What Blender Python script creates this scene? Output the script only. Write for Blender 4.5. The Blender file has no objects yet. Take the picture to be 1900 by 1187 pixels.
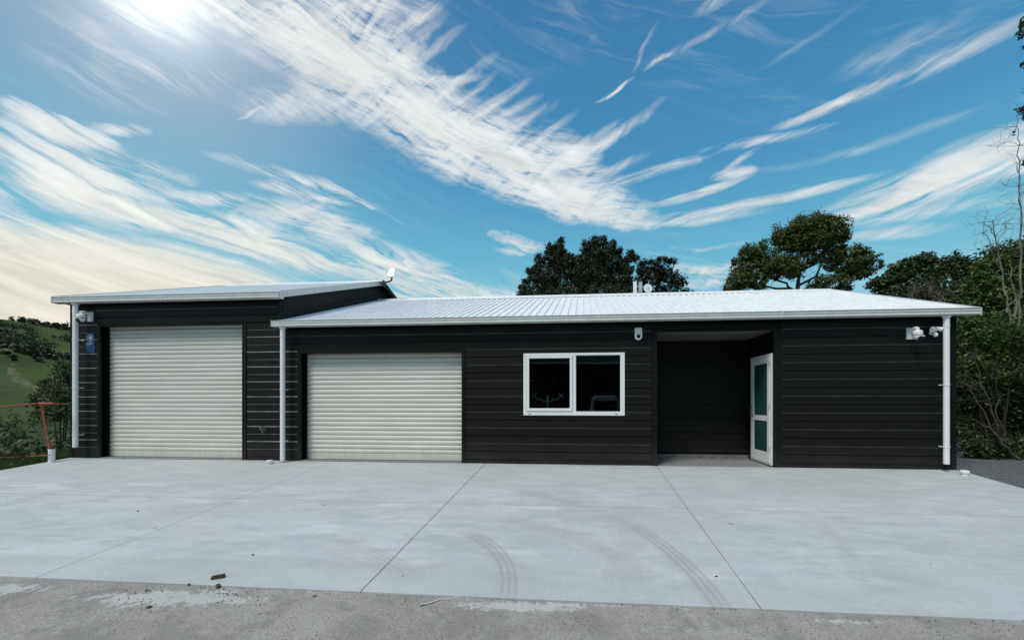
import bpy, bmesh, math, random
import numpy as np
from mathutils import Vector, Matrix

C = bpy.context.scene
COL = C.collection
R = math.radians
random.seed(7)
rng = np.random.default_rng(11)

# ------------------------------------------------------------------ camera
YAW = math.atan2(68, 760)
CAM_D, CAM_H = 7.8, 1.2
cam_data = bpy.data.cameras.new('camera')
cam = bpy.data.objects.new('camera', cam_data)
COL.objects.link(cam)
cam.location = (0, -CAM_D, CAM_H)
cam.rotation_euler = (R(90), 0, YAW)
cam_data.sensor_width = 36
cam_data.lens = 760 / 1900 * 36
cam_data.shift_x = -(1012 - 950) / 1900
cam_data.shift_y = (744 - 593.5) / 1900
cam_data.clip_start = 0.05
cam_data.clip_end = 5000
C.camera = cam

# survey helpers: turn a sight line of the photograph into a place in the world
SN, CS = math.sin(YAW), math.cos(YAW)
def ray(px, py):
    r = (px - 1012) / 760; u = (744 - py) / 760
    return (-SN + CS * r, CS + SN * r, u)
def on_y(px, py, y=0.0):
    a = ray(px, py); t = (y + CAM_D) / a[1]
    return Vector((a[0] * t, y, CAM_H + a[2] * t))
def on_x(px, py, x):
    a = ray(px, py); t = x / a[0]
    return Vector((x, -CAM_D + a[1] * t, CAM_H + a[2] * t))
def at(px, py, dist):
    a = ray(px, py)
    return Vector((a[0] * dist, -CAM_D + a[1] * dist, CAM_H + a[2] * dist))
SL = 0.089
def on_slab(px, py, dz=0.0):
    a = ray(px, py); t = (CAM_H + SL * CAM_D - dz) / (SL * a[1] - a[2])
    return Vector((a[0] * t, -CAM_D + a[1] * t, CAM_H + a[2] * t))

# ------------------------------------------------------------------ view
C.view_settings.view_transform = 'Standard'
C.view_settings.look = 'None'
C.view_settings.exposure = 0.0
C.view_settings.gamma = 1.0
C.view_settings.use_curve_mapping = False
C.cycles.max_bounces = 6
C.cycles.transparent_max_bounces = 8

# ------------------------------------------------------------------ node helper
class NT:
    def __init__(s, tree):
        s.t = tree; s.n = tree.nodes; s.l = tree.links
    def put(s, sock, v):
        if isinstance(v, bpy.types.NodeSocket): s.l.new(v, sock)
        elif v is not None: sock.default_value = v
    def node(s, kind, **kw):
        n = s.n.new(kind)
        for k, v in kw.items(): setattr(n, k, v)
        return n
    def m(s, op, a, b=None, c=None, clamp=False):
        n = s.node('ShaderNodeMath', operation=op, use_clamp=clamp)
        s.put(n.inputs[0], a)
        if b is not None: s.put(n.inputs[1], b)
        if c is not None: s.put(n.inputs[2], c)
        return n.outputs[0]
    def vm(s, op, a, b=None):
        n = s.node('ShaderNodeVectorMath', operation=op)
        s.put(n.inputs[0], a)
        if b is not None: s.put(n.inputs[1], b)
        return n.outputs['Value'] if op in ('LENGTH', 'DOT_PRODUCT', 'DISTANCE') else n.outputs[0]
    def xyz(s, v):
        n = s.node('ShaderNodeSeparateXYZ'); s.put(n.inputs[0], v); return n.outputs
    def comb(s, x, y, z=0.0):
        n = s.node('ShaderNodeCombineXYZ')
        s.put(n.inputs[0], x); s.put(n.inputs[1], y); s.put(n.inputs[2], z); return n.outputs[0]
    def mapping(s, v, loc=(0, 0, 0), rot=(0, 0, 0), sc=(1, 1, 1), kind='POINT'):
        n = s.node('ShaderNodeMapping', vector_type=kind)
        s.put(n.inputs[0], v)
        n.inputs['Location'].default_value = loc
        n.inputs['Rotation'].default_value = rot
        n.inputs['Scale'].default_value = sc
        return n.outputs[0]
    def noise(s, v, scale=1.0, detail=4.0, rough=0.55, dist=0.0, color=False):
        n = s.node('ShaderNodeTexNoise')
        s.put(n.inputs['Vector'], v)
        n.inputs['Scale'].default_value = scale; n.inputs['Detail'].default_value = detail
        n.inputs['Roughness'].default_value = rough; n.inputs['Distortion'].default_value = dist
        return n.outputs['Color'] if color else n.outputs['Fac']
    def ss(s, x, a, b, lo=0.0, hi=1.0):
        n = s.node('ShaderNodeMapRange', interpolation_type='SMOOTHSTEP')
        s.put(n.inputs[0], x)
        n.inputs[1].default_value = a; n.inputs[2].default_value = b
        n.inputs[3].default_value = lo; n.inputs[4].default_value = hi
        return n.outputs[0]
    def mix(s, f, a, b, mode='MIX'):
        n = s.node('ShaderNodeMix', data_type='RGBA', blend_type=mode)
        s.put(n.inputs[0], f)
        for k, v in ((6, a), (7, b)):
            s.put(n.inputs[k], (*v, 1) if isinstance(v, tuple) and len(v) == 3 else v)
        return n.outputs[2]
    def ramp(s, f, stops):
        n = s.node('ShaderNodeValToRGB'); s.put(n.inputs[0], f)
        e = n.color_ramp.elements
        while len(e) < len(stops): e.new(0.5)
        for k, (p, c) in enumerate(stops):
            e[k].position = p; e[k].color = (*c, 1)
        return n.outputs[0]

# ------------------------------------------------------------------ world
SUN_EL = R(57)
SUN_DIR = Vector((-0.55, -0.83, 0)).normalized()
SUN_DIR = Vector((SUN_DIR.x * math.cos(SUN_EL), SUN_DIR.y * math.cos(SUN_EL), math.sin(SUN_EL)))
GLARE = Vector(ray(285, -30)).normalized()       # brightest patch of the thin cloud
world = bpy.data.worlds.new('World')
C.world = world
world.use_nodes = True
w = NT(world.node_tree)
w.n.clear()
sky = w.node('ShaderNodeTexSky', sky_type='NISHITA')
sky.sun_disc = False
sky.sun_elevation = SUN_EL
sky.sun_rotation = math.atan2(SUN_DIR.x, SUN_DIR.y)
sky.air_density = 1.0; sky.dust_density = 0.6; sky.ozone_density = 2.5
tc = w.node('ShaderNodeTexCoord').outputs['Generated']
dirv = w.vm('NORMALIZE', tc)
dx, dy, dz = w.xyz(dirv)[0:3]
az = w.m('ARCTAN2', dx, dy)
el = w.m('ARCSINE', dz)
P0 = w.comb(az, el)
wn = w.noise(w.mapping(P0, sc=(1, 1.6, 1)), 5.0, 5, 0.6, color=True)
wv = w.node('ShaderNodeVectorMath', operation='MULTIPLY_ADD')
w.put(wv.inputs[0], wn); wv.inputs[1].default_value = (0.15, 0.055, 0); wv.inputs[2].default_value = (-0.075, -0.0275, 0)
P = w.vm('ADD', P0, wv.outputs[0])
Pfine = w.vm('ADD', P0, w.vm('MULTIPLY', wv.outputs[0], (0.35, 0.35, 0)))

def angles(px, py):
    a = ray(px, py); return math.atan2(a[0], a[1]), math.atan2(a[2], math.hypot(a[0], a[1]))
def streak_sum(items, P, lf=1.25, wf=1.6):
    acc = None
    for (x1, y1, x2, y2, wd, st) in items:
        a1, e1 = angles(x1, y1); a2, e2 = angles(x2, y2)
        L = math.hypot(x2 - x1, y2 - y1); nx, ny = -(y2 - y1) / L, (x2 - x1) / L
        mx, my = (x1 + x2) / 2, (y1 + y2) / 2
        b1, f1 = angles(mx - nx * wd, my - ny * wd); b2, f2 = angles(mx + nx * wd, my + ny * wd)
        ang = math.atan2(e2 - e1, a2 - a1)
        half = math.hypot(a2 - a1, e2 - e1) / 2 * lf
        ua, ue = math.cos(ang), math.sin(ang)
        wid = abs(-(b2 - b1) * ue + (f2 - f1) * ua) / 2 * wf
        v = w.mapping(P, loc=((a1 + a2) / 2, (e1 + e2) / 2, 0), rot=(0, 0, ang), sc=(half, wid, 1), kind='TEXTURE')
        g = w.node('ShaderNodeTexGradient', gradient_type='SPHERICAL'); w.put(g.inputs[0], v)
        t = w.m('MULTIPLY', g.outputs['Fac'], st * 1.6)
        acc = t if acc is None else w.m('MAXIMUM', acc, t) if False else w.m('ADD', acc, t)
    return acc
LEFT = [(-20,178,255,285,17,1.5),(60,215,250,280,12,.8),(-60,215,240,330,34,.9),(-40,290,360,372,34,.8),(0,325,330,420,26,.8),(250,395,640,480,22,1.0),(420,450,760,515,16,.8),
    (-150,385,560,545,30,1.1),(80,335,560,470,16,1.2),(190,232,300,246,11,.6),(240,305,370,330,12,.6),(430,295,700,376,12,.7),
    (330,360,500,374,11,.8),(590,430,900,545,26,1.05),(650,530,1010,580,34,1.0),(380,395,540,452,9,.7),(540,370,700,377,8,.5),(60,60,330,170,46,.28),(120,0,420,40,40,.35),(260,110,420,160,22,.35),
    (-400,330,0,420,120,1.0),(-500,120,-60,230,90,.7)]
LOW = [(-200,430,520,560,58,1.1),(-200,490,640,600,80,1.3),(-260,540,560,650,100,1.3),(700,560,1000,590,20,.5),(-500,330,-60,480,110,1.0)]
MAIN = [(300,-70,760,70,70,.9),(380,20,700,130,50,.75),(420,185,640,190,26,.55),(520,60,830,210,62,.85),(640,150,1000,300,58,1.0),(760,215,1130,365,46,.95),
    (930,330,1200,398,26,1.0),(1010,388,1215,412,13,.95),(1000,250,1110,340,34,.6),(430,400,640,398,20,.95),(550,420,690,428,15,.85),(480,345,600,375,9,.7),
    (915,432,1010,456,10,.9),(925,463,1000,462,6,.55),(1250,497,1400,495,11,.8),(1270,522,1400,516,9,.7),(1245,455,1310,456,3,.5),(580,-30,800,10,30,.5)]
BARB = [(640,75,740,5,9,.5),(700,140,835,70,12,.55),(780,190,900,120,10,.55),(820,215,905,150,7,.5),(900,235,985,190,9,.5),(960,285,1050,225,9,.5),(560,60,660,-20,12,.4),(1010,320,1090,270,10,.5),(1110,330,1190,290,8,.4),(440,215,480,195,3,.6),(690,80,800,22,10,.6),(730,120,812,40,12,.6),(780,150,882,143,7,.5),(850,230,960,168,11,.6),(900,262,1010,205,12,.5),(1065,300,1197,210,9,.85),(1045,292,1130,236,7,.55),
    (1118,185,1168,151,3,.8),(1202,129,1242,105,4,.7),(1235,107,1430,-5,6,.20),(1298,22,1350,-6,10,.4),(640,40,720,-10,11,.55),(740,60,800,10,9,.5),(1180,130,1215,60,4,.25)]
RIGHT = [(1452,231,1650,150,8,.95),(1600,172,1900,40,16,.5),(1570,130,1810,30,20,.16),(1110,347,1330,280,8,.65),(1325,275,1510,238,7,.55),(1345,317,1402,278,5,.6),
    (1330,326,1396,315,8,.85),(1225,379,1370,335,7,.8),(1235,404,1572,338,8,.95),(1205,415,1400,394,7,.6),(1550,395,1900,290,30,1.0),(1700,335,1960,255,36,.8),(1545,405,1700,368,8,.7),
    (1590,441,1742,424,11,.7),(1540,420,1920,360,12,.4),(1420,120,1600,10,5,.09),(1300,463,1380,450,4,.5),(1400,320,1900,180,8,.13),(1900,280,2300,150,60,.8)]
wn2 = w.noise(w.mapping(P0, loc=(2, 5, 0), sc=(1, 1.5, 1)), 3.2, 3, 0.5, color=True)
Pw = w.vm('ADD', P0, w.vm('MULTIPLY', w.vm('SUBTRACT', wn2, (.5, .5, .5)), (0.14, 0.085, 0)))
def fibre(rot, sx, sy, scale, seed, detail=6):
    v = w.mapping(Pw, loc=(seed, seed * 1.7, 0), rot=(0, 0, 0))
    v = w.mapping(v, rot=(0, 0, -rot), sc=(1, 1, 1))
    v = w.mapping(v, sc=(sx, sy, 1))
    return w.noise(v, scale, detail, 0.62, 0.9)
nL = fibre(R(-15), 1.5, 14, 2.6, 3.1)
nM = fibre(R(-14), 2.0, 13, 3.2, 7.7)
nB = fibre(R(38), 1.6, 9, 3.6, 5.2)
nR = fibre(R(13), 1.2, 12, 3.0, 1.4)
puff = w.noise(w.mapping(P0, sc=(1, 1.9, 1)), 7.0, 6, 0.6, 0.6)
fine = fibre(R(-10), 3, 26, 6.0, 6.1, 5)
fineB = fibre(R(38), 2, 13, 6.0, 2.2, 4)
fineR = fibre(R(13), 2, 14, 6.0, 9.2, 4)
def shape(S, N, k=4.2, cut=0.36, F=None, fa=2.2, add=0.35):
    # streak mass times its fibres, thinned so that the blue shows through
    t = w.m('MULTIPLY', w.m('MAXIMUM', w.m('SUBTRACT', N, cut), 0.0), k)
    t = w.m('ADD', t, w.m('MULTIPLY', w.m('SUBTRACT', puff, 0.46), 1.3))
    t = w.m('ADD', t, w.m('MULTIPLY', w.m('SUBTRACT', fine if F is None else F, 0.5), fa))
    t = w.m('MULTIPLY', w.m('MAXIMUM', w.m('ADD', t, w.m('MULTIPLY', S, add)), 0.0), w.m('MULTIPLY', S, 1.15))
    return w.m('SUBTRACT', 1.0, w.m('EXPONENT', w.m('MULTIPLY', t, -1.0)))
dL = shape(streak_sum(LEFT, P), nL, 8.0, 0.44, fa=2.6, add=.22)
dLo = shape(streak_sum(LOW, P), nL, 4.6, 0.36, fa=2.2, add=.62)
dMa = shape(streak_sum(MAIN, P), w.m('ADD', w.m('MULTIPLY', nM, 0.6), w.m('MULTIPLY', nB, 0.4)), 7.5, 0.41, fa=3.0, add=.25)
dB = shape(streak_sum(BARB, Pfine, 1.6, 1.5), nB, F=fineB, fa=1.3, add=.35)
dR = shape(streak_sum(RIGHT, Pfine, 1.45, 1.5), nR, 5.0, F=fineR, fa=1.7, add=.22)
# thin cirrus everywhere, thicker cloud added behind the viewer to light the facade
cover = w.noise(w.mapping(P0, loc=(4.3, 0.2, 0), sc=(0.9, 2.0, 1)), 2.2, 3, 0.5)
front = w.ss(w.vm('DOT_PRODUCT', dirv, (-0.09, 0.99, 0.1)), 0.1, 0.55)
rear_fill = w.m('MULTIPLY', w.ss(cover, 0.40, 0.60), w.ss(nL, 0.30, 0.72))
rear_fill = w.m('MULTIPLY', rear_fill, w.m('SUBTRACT', 1.0, front))
veil = w.m('MULTIPLY', w.ss(nL, 0.45, 0.85), w.m('MULTIPLY', w.ss(cover, 0.38, 0.7), 0.28))
one = lambda a, b: w.m('SUBTRACT', 1.0, w.m('MULTIPLY', w.m('SUBTRACT', 1.0, a), w.m('SUBTRACT', 1.0, b)))
dens = one(one(one(dL, dMa), one(dB, dR)), one(one(rear_fill, veil), dLo))
# bright air round the sun and over the horizon
sd = w.vm('DOT_PRODUCT', dirv, tuple(GLARE))
glow = w.m('POWER', w.m('MAXIMUM', sd, 0.0), 34.0)
glow2 = w.m('POWER', w.m('MAXIMUM', sd, 0.0), 500.0)
clear = w.ramp(el, [(0.0, (.42,.66,.74)), (0.20, (.27,.60,.73)), (0.33, (.135,.48,.66)), (0.50, (.066,.305,.54)), (0.78, (.043,.195,.41))])
warm = w.ss(sd, 0.35, 0.95)
low = w.ss(el, 0.42, 0.10)
ccol = w.mix(w.m('MULTIPLY', low, w.ss(sd, -0.1, 0.75)), (.84,.86,.85), (.86,.81,.68))
cb = w.m('ADD', w.m('ADD', w.m('MULTIPLY', w.m('SUBTRACT', puff, 0.5), 0.22), w.m('MULTIPLY', w.m('SUBTRACT', nL, 0.55), 0.75)), 1.0)
ccol = w.vm('MULTIPLY', ccol, w.comb(cb, cb, cb))
nis = w.vm('MULTIPLY', sky.outputs[0], (0.10, 0.10, 0.10))
base = w.mix(0.90, nis, clear)
base = w.mix(w.m('MULTIPLY', glow, 0.46, clamp=True), base, (.74,.77,.78))
out = w.mix(w.m('MULTIPLY', dens, 0.97, clamp=True), base, ccol)
out = w.vm("ADD", out, w.vm("MULTIPLY", w.comb(glow2, glow2, glow2), (0.7, 0.66, 0.56)))
bg = w.node('ShaderNodeBackground')
# the mix above is in picture brightness; Background runs at the Nishita strength of 0.10
w.put(bg.inputs[0], w.vm('MULTIPLY', out, (10, 10, 10)))
bg.inputs[1].default_value = 0.10
wo = w.node('ShaderNodeOutputWorld')
w.l.new(bg.outputs[0], wo.inputs[0])
world.cycles.sampling_method = 'MANUAL'
world.cycles.sample_map_resolution = 512

sun_data = bpy.data.lights.new('sun', 'SUN')
sun_data.energy = 2.85
sun_data.angle = R(20)
sun_data.color = (1.0, 0.95, 0.88)
sun = bpy.data.objects.new('sun', sun_data)
COL.objects.link(sun)
sun.rotation_euler = (-SUN_DIR).to_track_quat('-Z', 'Y').to_euler()
sun.location = (-20, 20, 30)

# ------------------------------------------------------------------ materials
def new_mat(name):
    m = bpy.data.materials.new(name); m.use_nodes = True
    n = NT(m.node_tree); b = m.node_tree.nodes['Principled BSDF']
    return m, n, b
def bump(n, b, h, strength=0.3, dist=0.01):
    k = n.node('ShaderNodeBump'); k.inputs['Strength'].default_value = strength; k.inputs['Distance'].default_value = dist
    n.put(k.inputs['Height'], h); n.l.new(k.outputs[0], b.inputs['Normal'])
def plain(name, col, rough=0.5, metal=0.0, spec=0.5, var=0.08, vscale=6.0, coat=0.0, bumpy=0.0):
    m, n, b = new_mat(name)
    o = n.node('ShaderNodeTexCoord').outputs['Object']
    f = n.noise(o, vscale, 5, 0.6)
    lo = tuple(c * (1 - var * 2) for c in col); hi = tuple(min(1, c * (1 + var)) for c in col)
    n.put(b.inputs['Base Color'], n.ramp(f, [(0.3, lo), (0.7, hi)]))
    n.put(b.inputs['Roughness'], n.m('MULTIPLY_ADD', n.noise(o, vscale * 2.3, 3), 0.25, max(0.02, rough - 0.12)))
    b.inputs['Metallic'].default_value = metal
    b.inputs['Specular IOR Level'].default_value = spec
    if bumpy: bump(n, b, n.noise(o, vscale * 8, 4), bumpy, 0.003)
    return m
def obj_coord(n): return n.node('ShaderNodeTexCoord').outputs['Object']

M = {}
def mk_siding(name, col, vertical=False):
    m, n, b = new_mat(name); o = obj_coord(n)
    g = n.noise(n.mapping(o, sc=(1.2, 1.2, 70)), 1.6, 5, 0.7)
    g2 = n.noise(n.mapping(o, sc=(5, 5, 160)), 1.0, 3, 0.6)
    dust = n.noise(n.mapping(o, sc=(1, 1, 1)), 1.3, 5, 0.6)
    c = n.ramp(g, [(0.3, tuple(x * 0.72 for x in col)), (0.7, tuple(x * 1.3 for x in col))])
    oi = n.node('ShaderNodeObjectInfo').outputs['Random']
    vv = n.m('MULTIPLY_ADD', oi, .45, .80)
    c = n.vm('MULTIPLY', c, n.comb(vv, vv, vv))
    zz = n.xyz(o)[2]
    splash = n.m('MULTIPLY', n.ss(zz, 0.55, 0.0), n.m('MULTIPLY', dust, 0.30))
    c = n.mix(splash, c, (.10, .095, .085))
    n.put(b.inputs['Base Color'], c)
    n.put(b.inputs['Roughness'], n.m('MULTIPLY_ADD', dust, 0.3, 0.38))
    b.inputs['Specular IOR Level'].default_value = 0.2
    bump(n, b, n.m('ADD', g, g2), 0.35, 0.002)
    return m
M['siding'] = mk_siding('black_cladding', (.0076, .0073, .0060))
M['trim'] = mk_siding('black_trim', (.0050, .0050, .0043))
M['joint_sheen'] = plain('cladding_sheen_grey', (.085, .083, .075), 0.35, var=.3, vscale=3)  # highlight along the board laps, put into the strip colour
M['joint_sheen_pale'] = plain('cladding_sheen_pale', (.52, .52, .49), 0.4, var=.35, vscale=3)  # same lap highlight painted stronger, for the sheen on the left wing
M['dark'] = plain('black_void', (.006, .006, .006), 0.8, spec=.1)
def mk_roof():
    m, n, b = new_mat('white_roof_steel'); o = obj_coord(n)
    f = n.noise(n.mapping(o, sc=(3, .6, 3)), 2.5, 6, 0.65)
    f2 = n.noise(o, 22, 4, 0.6)
    c = n.ramp(f, [(0.3, (.72, .73, .72)), (0.7, (.86, .87, .86))])
    c = n.mix(n.ss(f2, .62, .8, 0, .35), c, (.52, .53, .53))
    n.put(b.inputs['Base Color'], c); b.inputs['Roughness'].default_value = .42
    return m
M['roof'] = mk_roof()
M['gutter'] = plain('grey_white_gutter', (.62, .63, .61), .4, var=.06, vscale=4)
M['white'] = plain('white_paint', (.80, .81, .80), .4, var=.03)
M['pipe'] = plain('white_pvc', (.82, .83, .83), .42, var=.05, vscale=5)
def mk_door():
    m, n, b = new_mat('offwhite_roller_door'); o = obj_coord(n)
    f = n.noise(n.mapping(o, sc=(.5, 1, 4)), 2.2, 5, .6)
    c = n.ramp(f, [(0.3, (.54, .53, .475)), (0.7, (.64, .625, .565))])
    zz = n.xyz(o)[2]
    dirt = n.m('MULTIPLY', n.ss(zz, .5, 0), n.ss(n.noise(n.mapping(o, sc=(6, 1, .8)), 2.0, 5, .6), .4, .75, 0, .4))
    c = n.mix(dirt, c, (.40, .37, .31))
    n.put(b.inputs['Base Color'], c); b.inputs['Roughness'].default_value = .42
    return m
M['door'] = mk_door()
M['soffit'] = plain('grey_soffit_board', (.12, .12, .11), .7)
M['bare_concrete'] = plain('plain_concrete', (.21, .215, .215), .85, var=.2, vscale=9, bumpy=.3)
M['teal'] = plain('frosted_teal_glass', (.022, .075, .075), .18, spec=.6, var=.2, vscale=1.5)
M['steel'] = plain('brushed_steel', (.55, .56, .57), .35, metal=.8)
M['galv'] = plain('galvanised_steel', (.50, .53, .56), .45, metal=.4)
M['tapm'] = plain('dull_tap_metal', (.12, .12, .115), .5, metal=.5)
M['dark_steel'] = plain('dark_grey_steel', (.035, .045, .05), .45)
M['lens'] = plain('dark_camera_lens', (.008, .010, .016), .12)
M['navy'] = plain('navy_lens', (.012, .018, .10), .2)
M['blue'] = plain('blue_sign_print', (.008, .05, .17), .45, var=.25, vscale=2)
M['sign_pale'] = plain('pale_sign_print', (.62, .64, .66), .5)
M['sign_blue2'] = plain('light_blue_sign_print', (.07, .20, .36), .5)
M['blind'] = plain('grey_green_roller_blind', (.10, .14, .13), .7)
M['orange'] = plain('faded_orange_plastic', (.36, .10, .05), .55, var=.2, vscale=9)
M['room'] = plain('dim_room_wall', (.30, .30, .28), .8)
M['desk'] = plain('dark_desk', (.04, .04, .04), .5)
M['clay'] = plain('brown_clay', (.07, .050, .033), .9, var=.3, vscale=40, bumpy=.5)
M['stone'] = plain('grey_stone', (.16, .155, .145), .9, var=.3, vscale=30)
M['bark'] = plain('grey_bark', (.085, .075, .062), .9, var=.3, vscale=9, bumpy=.6)
M['bark_dark'] = plain('dark_bark', (.035, .030, .025), .9, var=.3, vscale=9, bumpy=.6)
M['bark_pale'] = plain('pale_dead_wood', (.20, .175, .145), .9, var=.3, vscale=9, bumpy=.6)
def mk_glass():
    m, n, b = new_mat('window_glass')
    n.n.remove(b)
    t = n.node('ShaderNodeBsdfTransparent'); t.inputs[0].default_value = (.72, .78, .76, 1)
    g = n.node('ShaderNodeBsdfGlossy'); g.inputs['Roughness'].default_value = .02
    f = n.node('ShaderNodeFresnel'); f.inputs[0].default_value = 1.5
    mx = n.node('ShaderNodeMixShader'); n.l.new(f.outputs[0], mx.inputs[0]); n.l.new(t.outputs[0], mx.inputs[1]); n.l.new(g.outputs[0], mx.inputs[2])
    n.l.new(mx.outputs[0], n.n['Material Output'].inputs[0])
    return m
M['glass'] = mk_glass()
def mk_leaf(name, dark, light, trans=.25, patch=1.2):
    m, n, b = new_mat(name)
    g = n.node('ShaderNodeNewGeometry'); o = obj_coord(n)
    r = g.outputs['Random Per Island']
    big = n.noise(o, patch, 3, .6)
    f = n.m('ADD', n.m('MULTIPLY', r, .6), n.m('MULTIPLY', big, .55))
    mid = tuple((a + c) / 2 for a, c in zip(dark, light))
    c = n.ramp(f, [(0.15, dark), (0.55, mid), (0.95, light)])
    n.put(b.inputs['Base Color'], c); b.inputs['Roughness'].default_value = .5
    b.inputs['Specular IOR Level'].default_value = .3
    tr = n.node('ShaderNodeBsdfTranslucent'); n.put(tr.inputs[0], c)
    mx = n.node('ShaderNodeMixShader'); mx.inputs[0].default_value = trans
    n.l.new(b.outputs[0], mx.inputs[1]); n.l.new(tr.outputs[0], mx.inputs[2])
    n.l.new(mx.outputs[0], n.n['Material Output'].inputs[0])
    return m
M['leaf_pine'] = mk_leaf('pine_needles', (.012, .018, .010), (.040, .052, .022), .1)
M['leaf_cyp'] = mk_leaf('cypress_foliage', (.014, .019, .012), (.045, .055, .028), .1)
M['leaf_poh'] = mk_leaf('olive_green_leaves', (.034, .048, .014), (.15, .18, .055), .25)
M['leaf_dark'] = mk_leaf('dark_green_leaves', (.014, .024, .009), (.075, .105, .034), .2)
M['leaf_shrub'] = mk_leaf('glossy_shrub_leaves', (.022, .045, .012), (.14, .20, .048), .2)
M['weed'] = mk_leaf('rank_weeds', (.012, .022, .008), (.10, .125, .05), .15, 3)
M['grassblade'] = mk_leaf('fresh_grass', (.030, .055, .018), (.11, .17, .05), .3, 2)
M['scrub'] = mk_leaf('hill_scrub', (.016, .024, .012), (.045, .058, .026), .1, .1)

def mk_concrete():
    m, n, b = new_mat('pale_broomed_concrete'); o = obj_coord(n)
    x, y, z = n.xyz(o)[0:3]
    n1 = n.noise(o, .55, 6, .62); n2 = n.noise(n.mapping(o, sc=(1, 2.4, 1)), 2.0, 7, .65); n3 = n.noise(o, 45, 4, .7)
    c = n.ramp(n1, [(.36, (.43, .455, .46)), (.64, (.53, .55, .555))])
    blo = n.ss(n2, .42, .64)
    c = n.mix(n.m('MULTIPLY', blo, .75), c, (.37, .39, .40), 'MIX')
    pale = n.ss(n.noise(n.mapping(o, loc=(3, 1, 0), sc=(.7, 2.6, 1)), 1.6, 6, .6), .53, .72)
    c = n.mix(n.m('MULTIPLY', pale, .55), c, (.64, .67, .70))
    # darker, greener band along the wall with a ragged edge, and a narrow one on the front edge
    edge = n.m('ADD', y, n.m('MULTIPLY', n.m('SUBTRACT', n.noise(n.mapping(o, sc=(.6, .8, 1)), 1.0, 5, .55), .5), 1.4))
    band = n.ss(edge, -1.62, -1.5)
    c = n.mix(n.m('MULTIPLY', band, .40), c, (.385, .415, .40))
    edge2 = n.m('ADD', y, n.m('MULTIPLY', n.m('SUBTRACT', n.noise(o, 1.0, 4, .55), .5), .35))
    c = n.mix(n.m('MULTIPLY', n.ss(edge2, -4.02, -4.12), .42), c, (.40, .43, .415))
    grime = n.m('MULTIPLY', n.ss(y, -.35, 0.0), n.ss(n2, .35, .65, 0, .5))
    c = n.mix(grime, c, (.25, .245, .23))
    jl = n.m('MULTIPLY', n.ss(n.m('ABSOLUTE', n.m('ADD', y, 2.3)), .030, .008), .34)
    c = n.mix(jl, c, (.16, .16, .155))
    # streaky stains
    st = n.ss(n.noise(n.mapping(o, rot=(0, 0, .5), sc=(.8, 3.5, 1)), 1.1, 6, .7), .57, .75)
    c = n.mix(n.m('MULTIPLY', st, .34), c, (.34, .35, .34))
    lav = n.ss(n.noise(n.mapping(o, loc=(9, 4, 0)), .8, 4, .5), .45, .65)
    c = n.mix(n.m('MULTIPLY', lav, .22), c, (.49, .50, .54))
    gr = n.ss(n.noise(n.mapping(o, loc=(1, 7, 0), sc=(.6, 1.2, 1)), .9, 5, .6), .48, .62)
    c = n.mix(n.m('MULTIPLY', gr, .35), c, (.42, .45, .42))
    brc = n.noise(n.mapping(o, rot=(0, 0, .04), sc=(70, 1.5, 1)), 1.0, 4, .7)
    c = n.mix(n.ss(brc, .40, .62, 0, .22), c, (.36, .375, .375))
    # tyre marks: curved rubbed rings, broken up by tread
    def ring(p1, p2, p3, wd, st, L, lines=True):
        a, b_, c_ = (on_slab(*p) for p in (p1, p2, p3))
        ax, ay, bx, by, cx, cy = a.x, a.y, b_.x, b_.y, c_.x, c_.y
        D = 2 * (ax * (by - cy) + bx * (cy - ay) + cx * (ay - by))
        ux = ((ax*ax + ay*ay) * (by - cy) + (bx*bx + by*by) * (cy - ay) + (cx*cx + cy*cy) * (ay - by)) / D
        uy = ((ax*ax + ay*ay) * (cx - bx) + (bx*bx + by*by) * (ax - cx) + (cx*cx + cy*cy) * (bx - ax)) / D
        rad = math.hypot(ax - ux, ay - uy)
        pos = n.comb(x, y)
        d = n.m('SUBTRACT', n.vm('DISTANCE', pos, (ux, uy, 0)), rad)
        ad = n.m('ABSOLUTE', d)
        k = n.ss(ad, wd, wd * .6)
        if lines:
            s_ = n.m('SINE', n.m('MULTIPLY', d, 2 * math.pi / (wd * .55)))
            k = n.m('MULTIPLY', k, n.ss(s_, -.6, .8, .35, 1))
        fall = n.ss(n.vm('DISTANCE', pos, (bx, by, 0)), L, L * .45)
        return n.m('MULTIPLY', n.m('MULTIPLY', k, fall), n.m('MULTIPLY', n.ss(n3, .25, .6, .55, 1), st))
    marks = None
    for a in [((850, 982), (925, 1028), (940, 1098), .11, .70, 1.1), ((1195, 988), (1262, 1040), (1325, 1110), .12, .72, 1.2),
              ((870, 908), (1080, 938), (1190, 988), .10, .42, 1.5), ((900, 955), (1060, 995), (1190, 1060), .14, .30, 1.3, False),
              ((600, 1000), (700, 1028), (800, 1092), .10, .48, .9), ((560, 1002), (660, 1032), (760, 1092), .10, .2, .8, False),
              ((430, 1022), (560, 1042), (720, 1052), .07, .22, .9), ((1180, 950), (1160, 1020), (1180, 1090), .14, .18, .9, False),
              ((1490, 950), (1550, 1000), (1590, 1095), .10, .16, 1.1, False), ((640, 1048), (760, 1052), (865, 1040), .06, .45, .5), ((700, 962), (730, 962), (750, 958), .05, .6, .2), ((1230, 990), (1160, 1030), (1120, 1100), .10, .28, .8)]:
        r_ = ring(*a)
        marks = r_ if marks is None else n.m('MAXIMUM', marks, r_)
    c = n.mix(n.m('MULTIPLY', marks, .8), c, (.27, .275, .25))
    spk = n.ss(n3, .55, .70, 0, .40)
    c = n.mix(spk, c, (.30, .31, .31))
    pit = n.noise(o, 7, 2, .5); c = n.mix(n.ss(pit, .76, .79, 0, .6), c, (.12, .11, .10))
    n.put(b.inputs['Base Color'], c)
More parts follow.
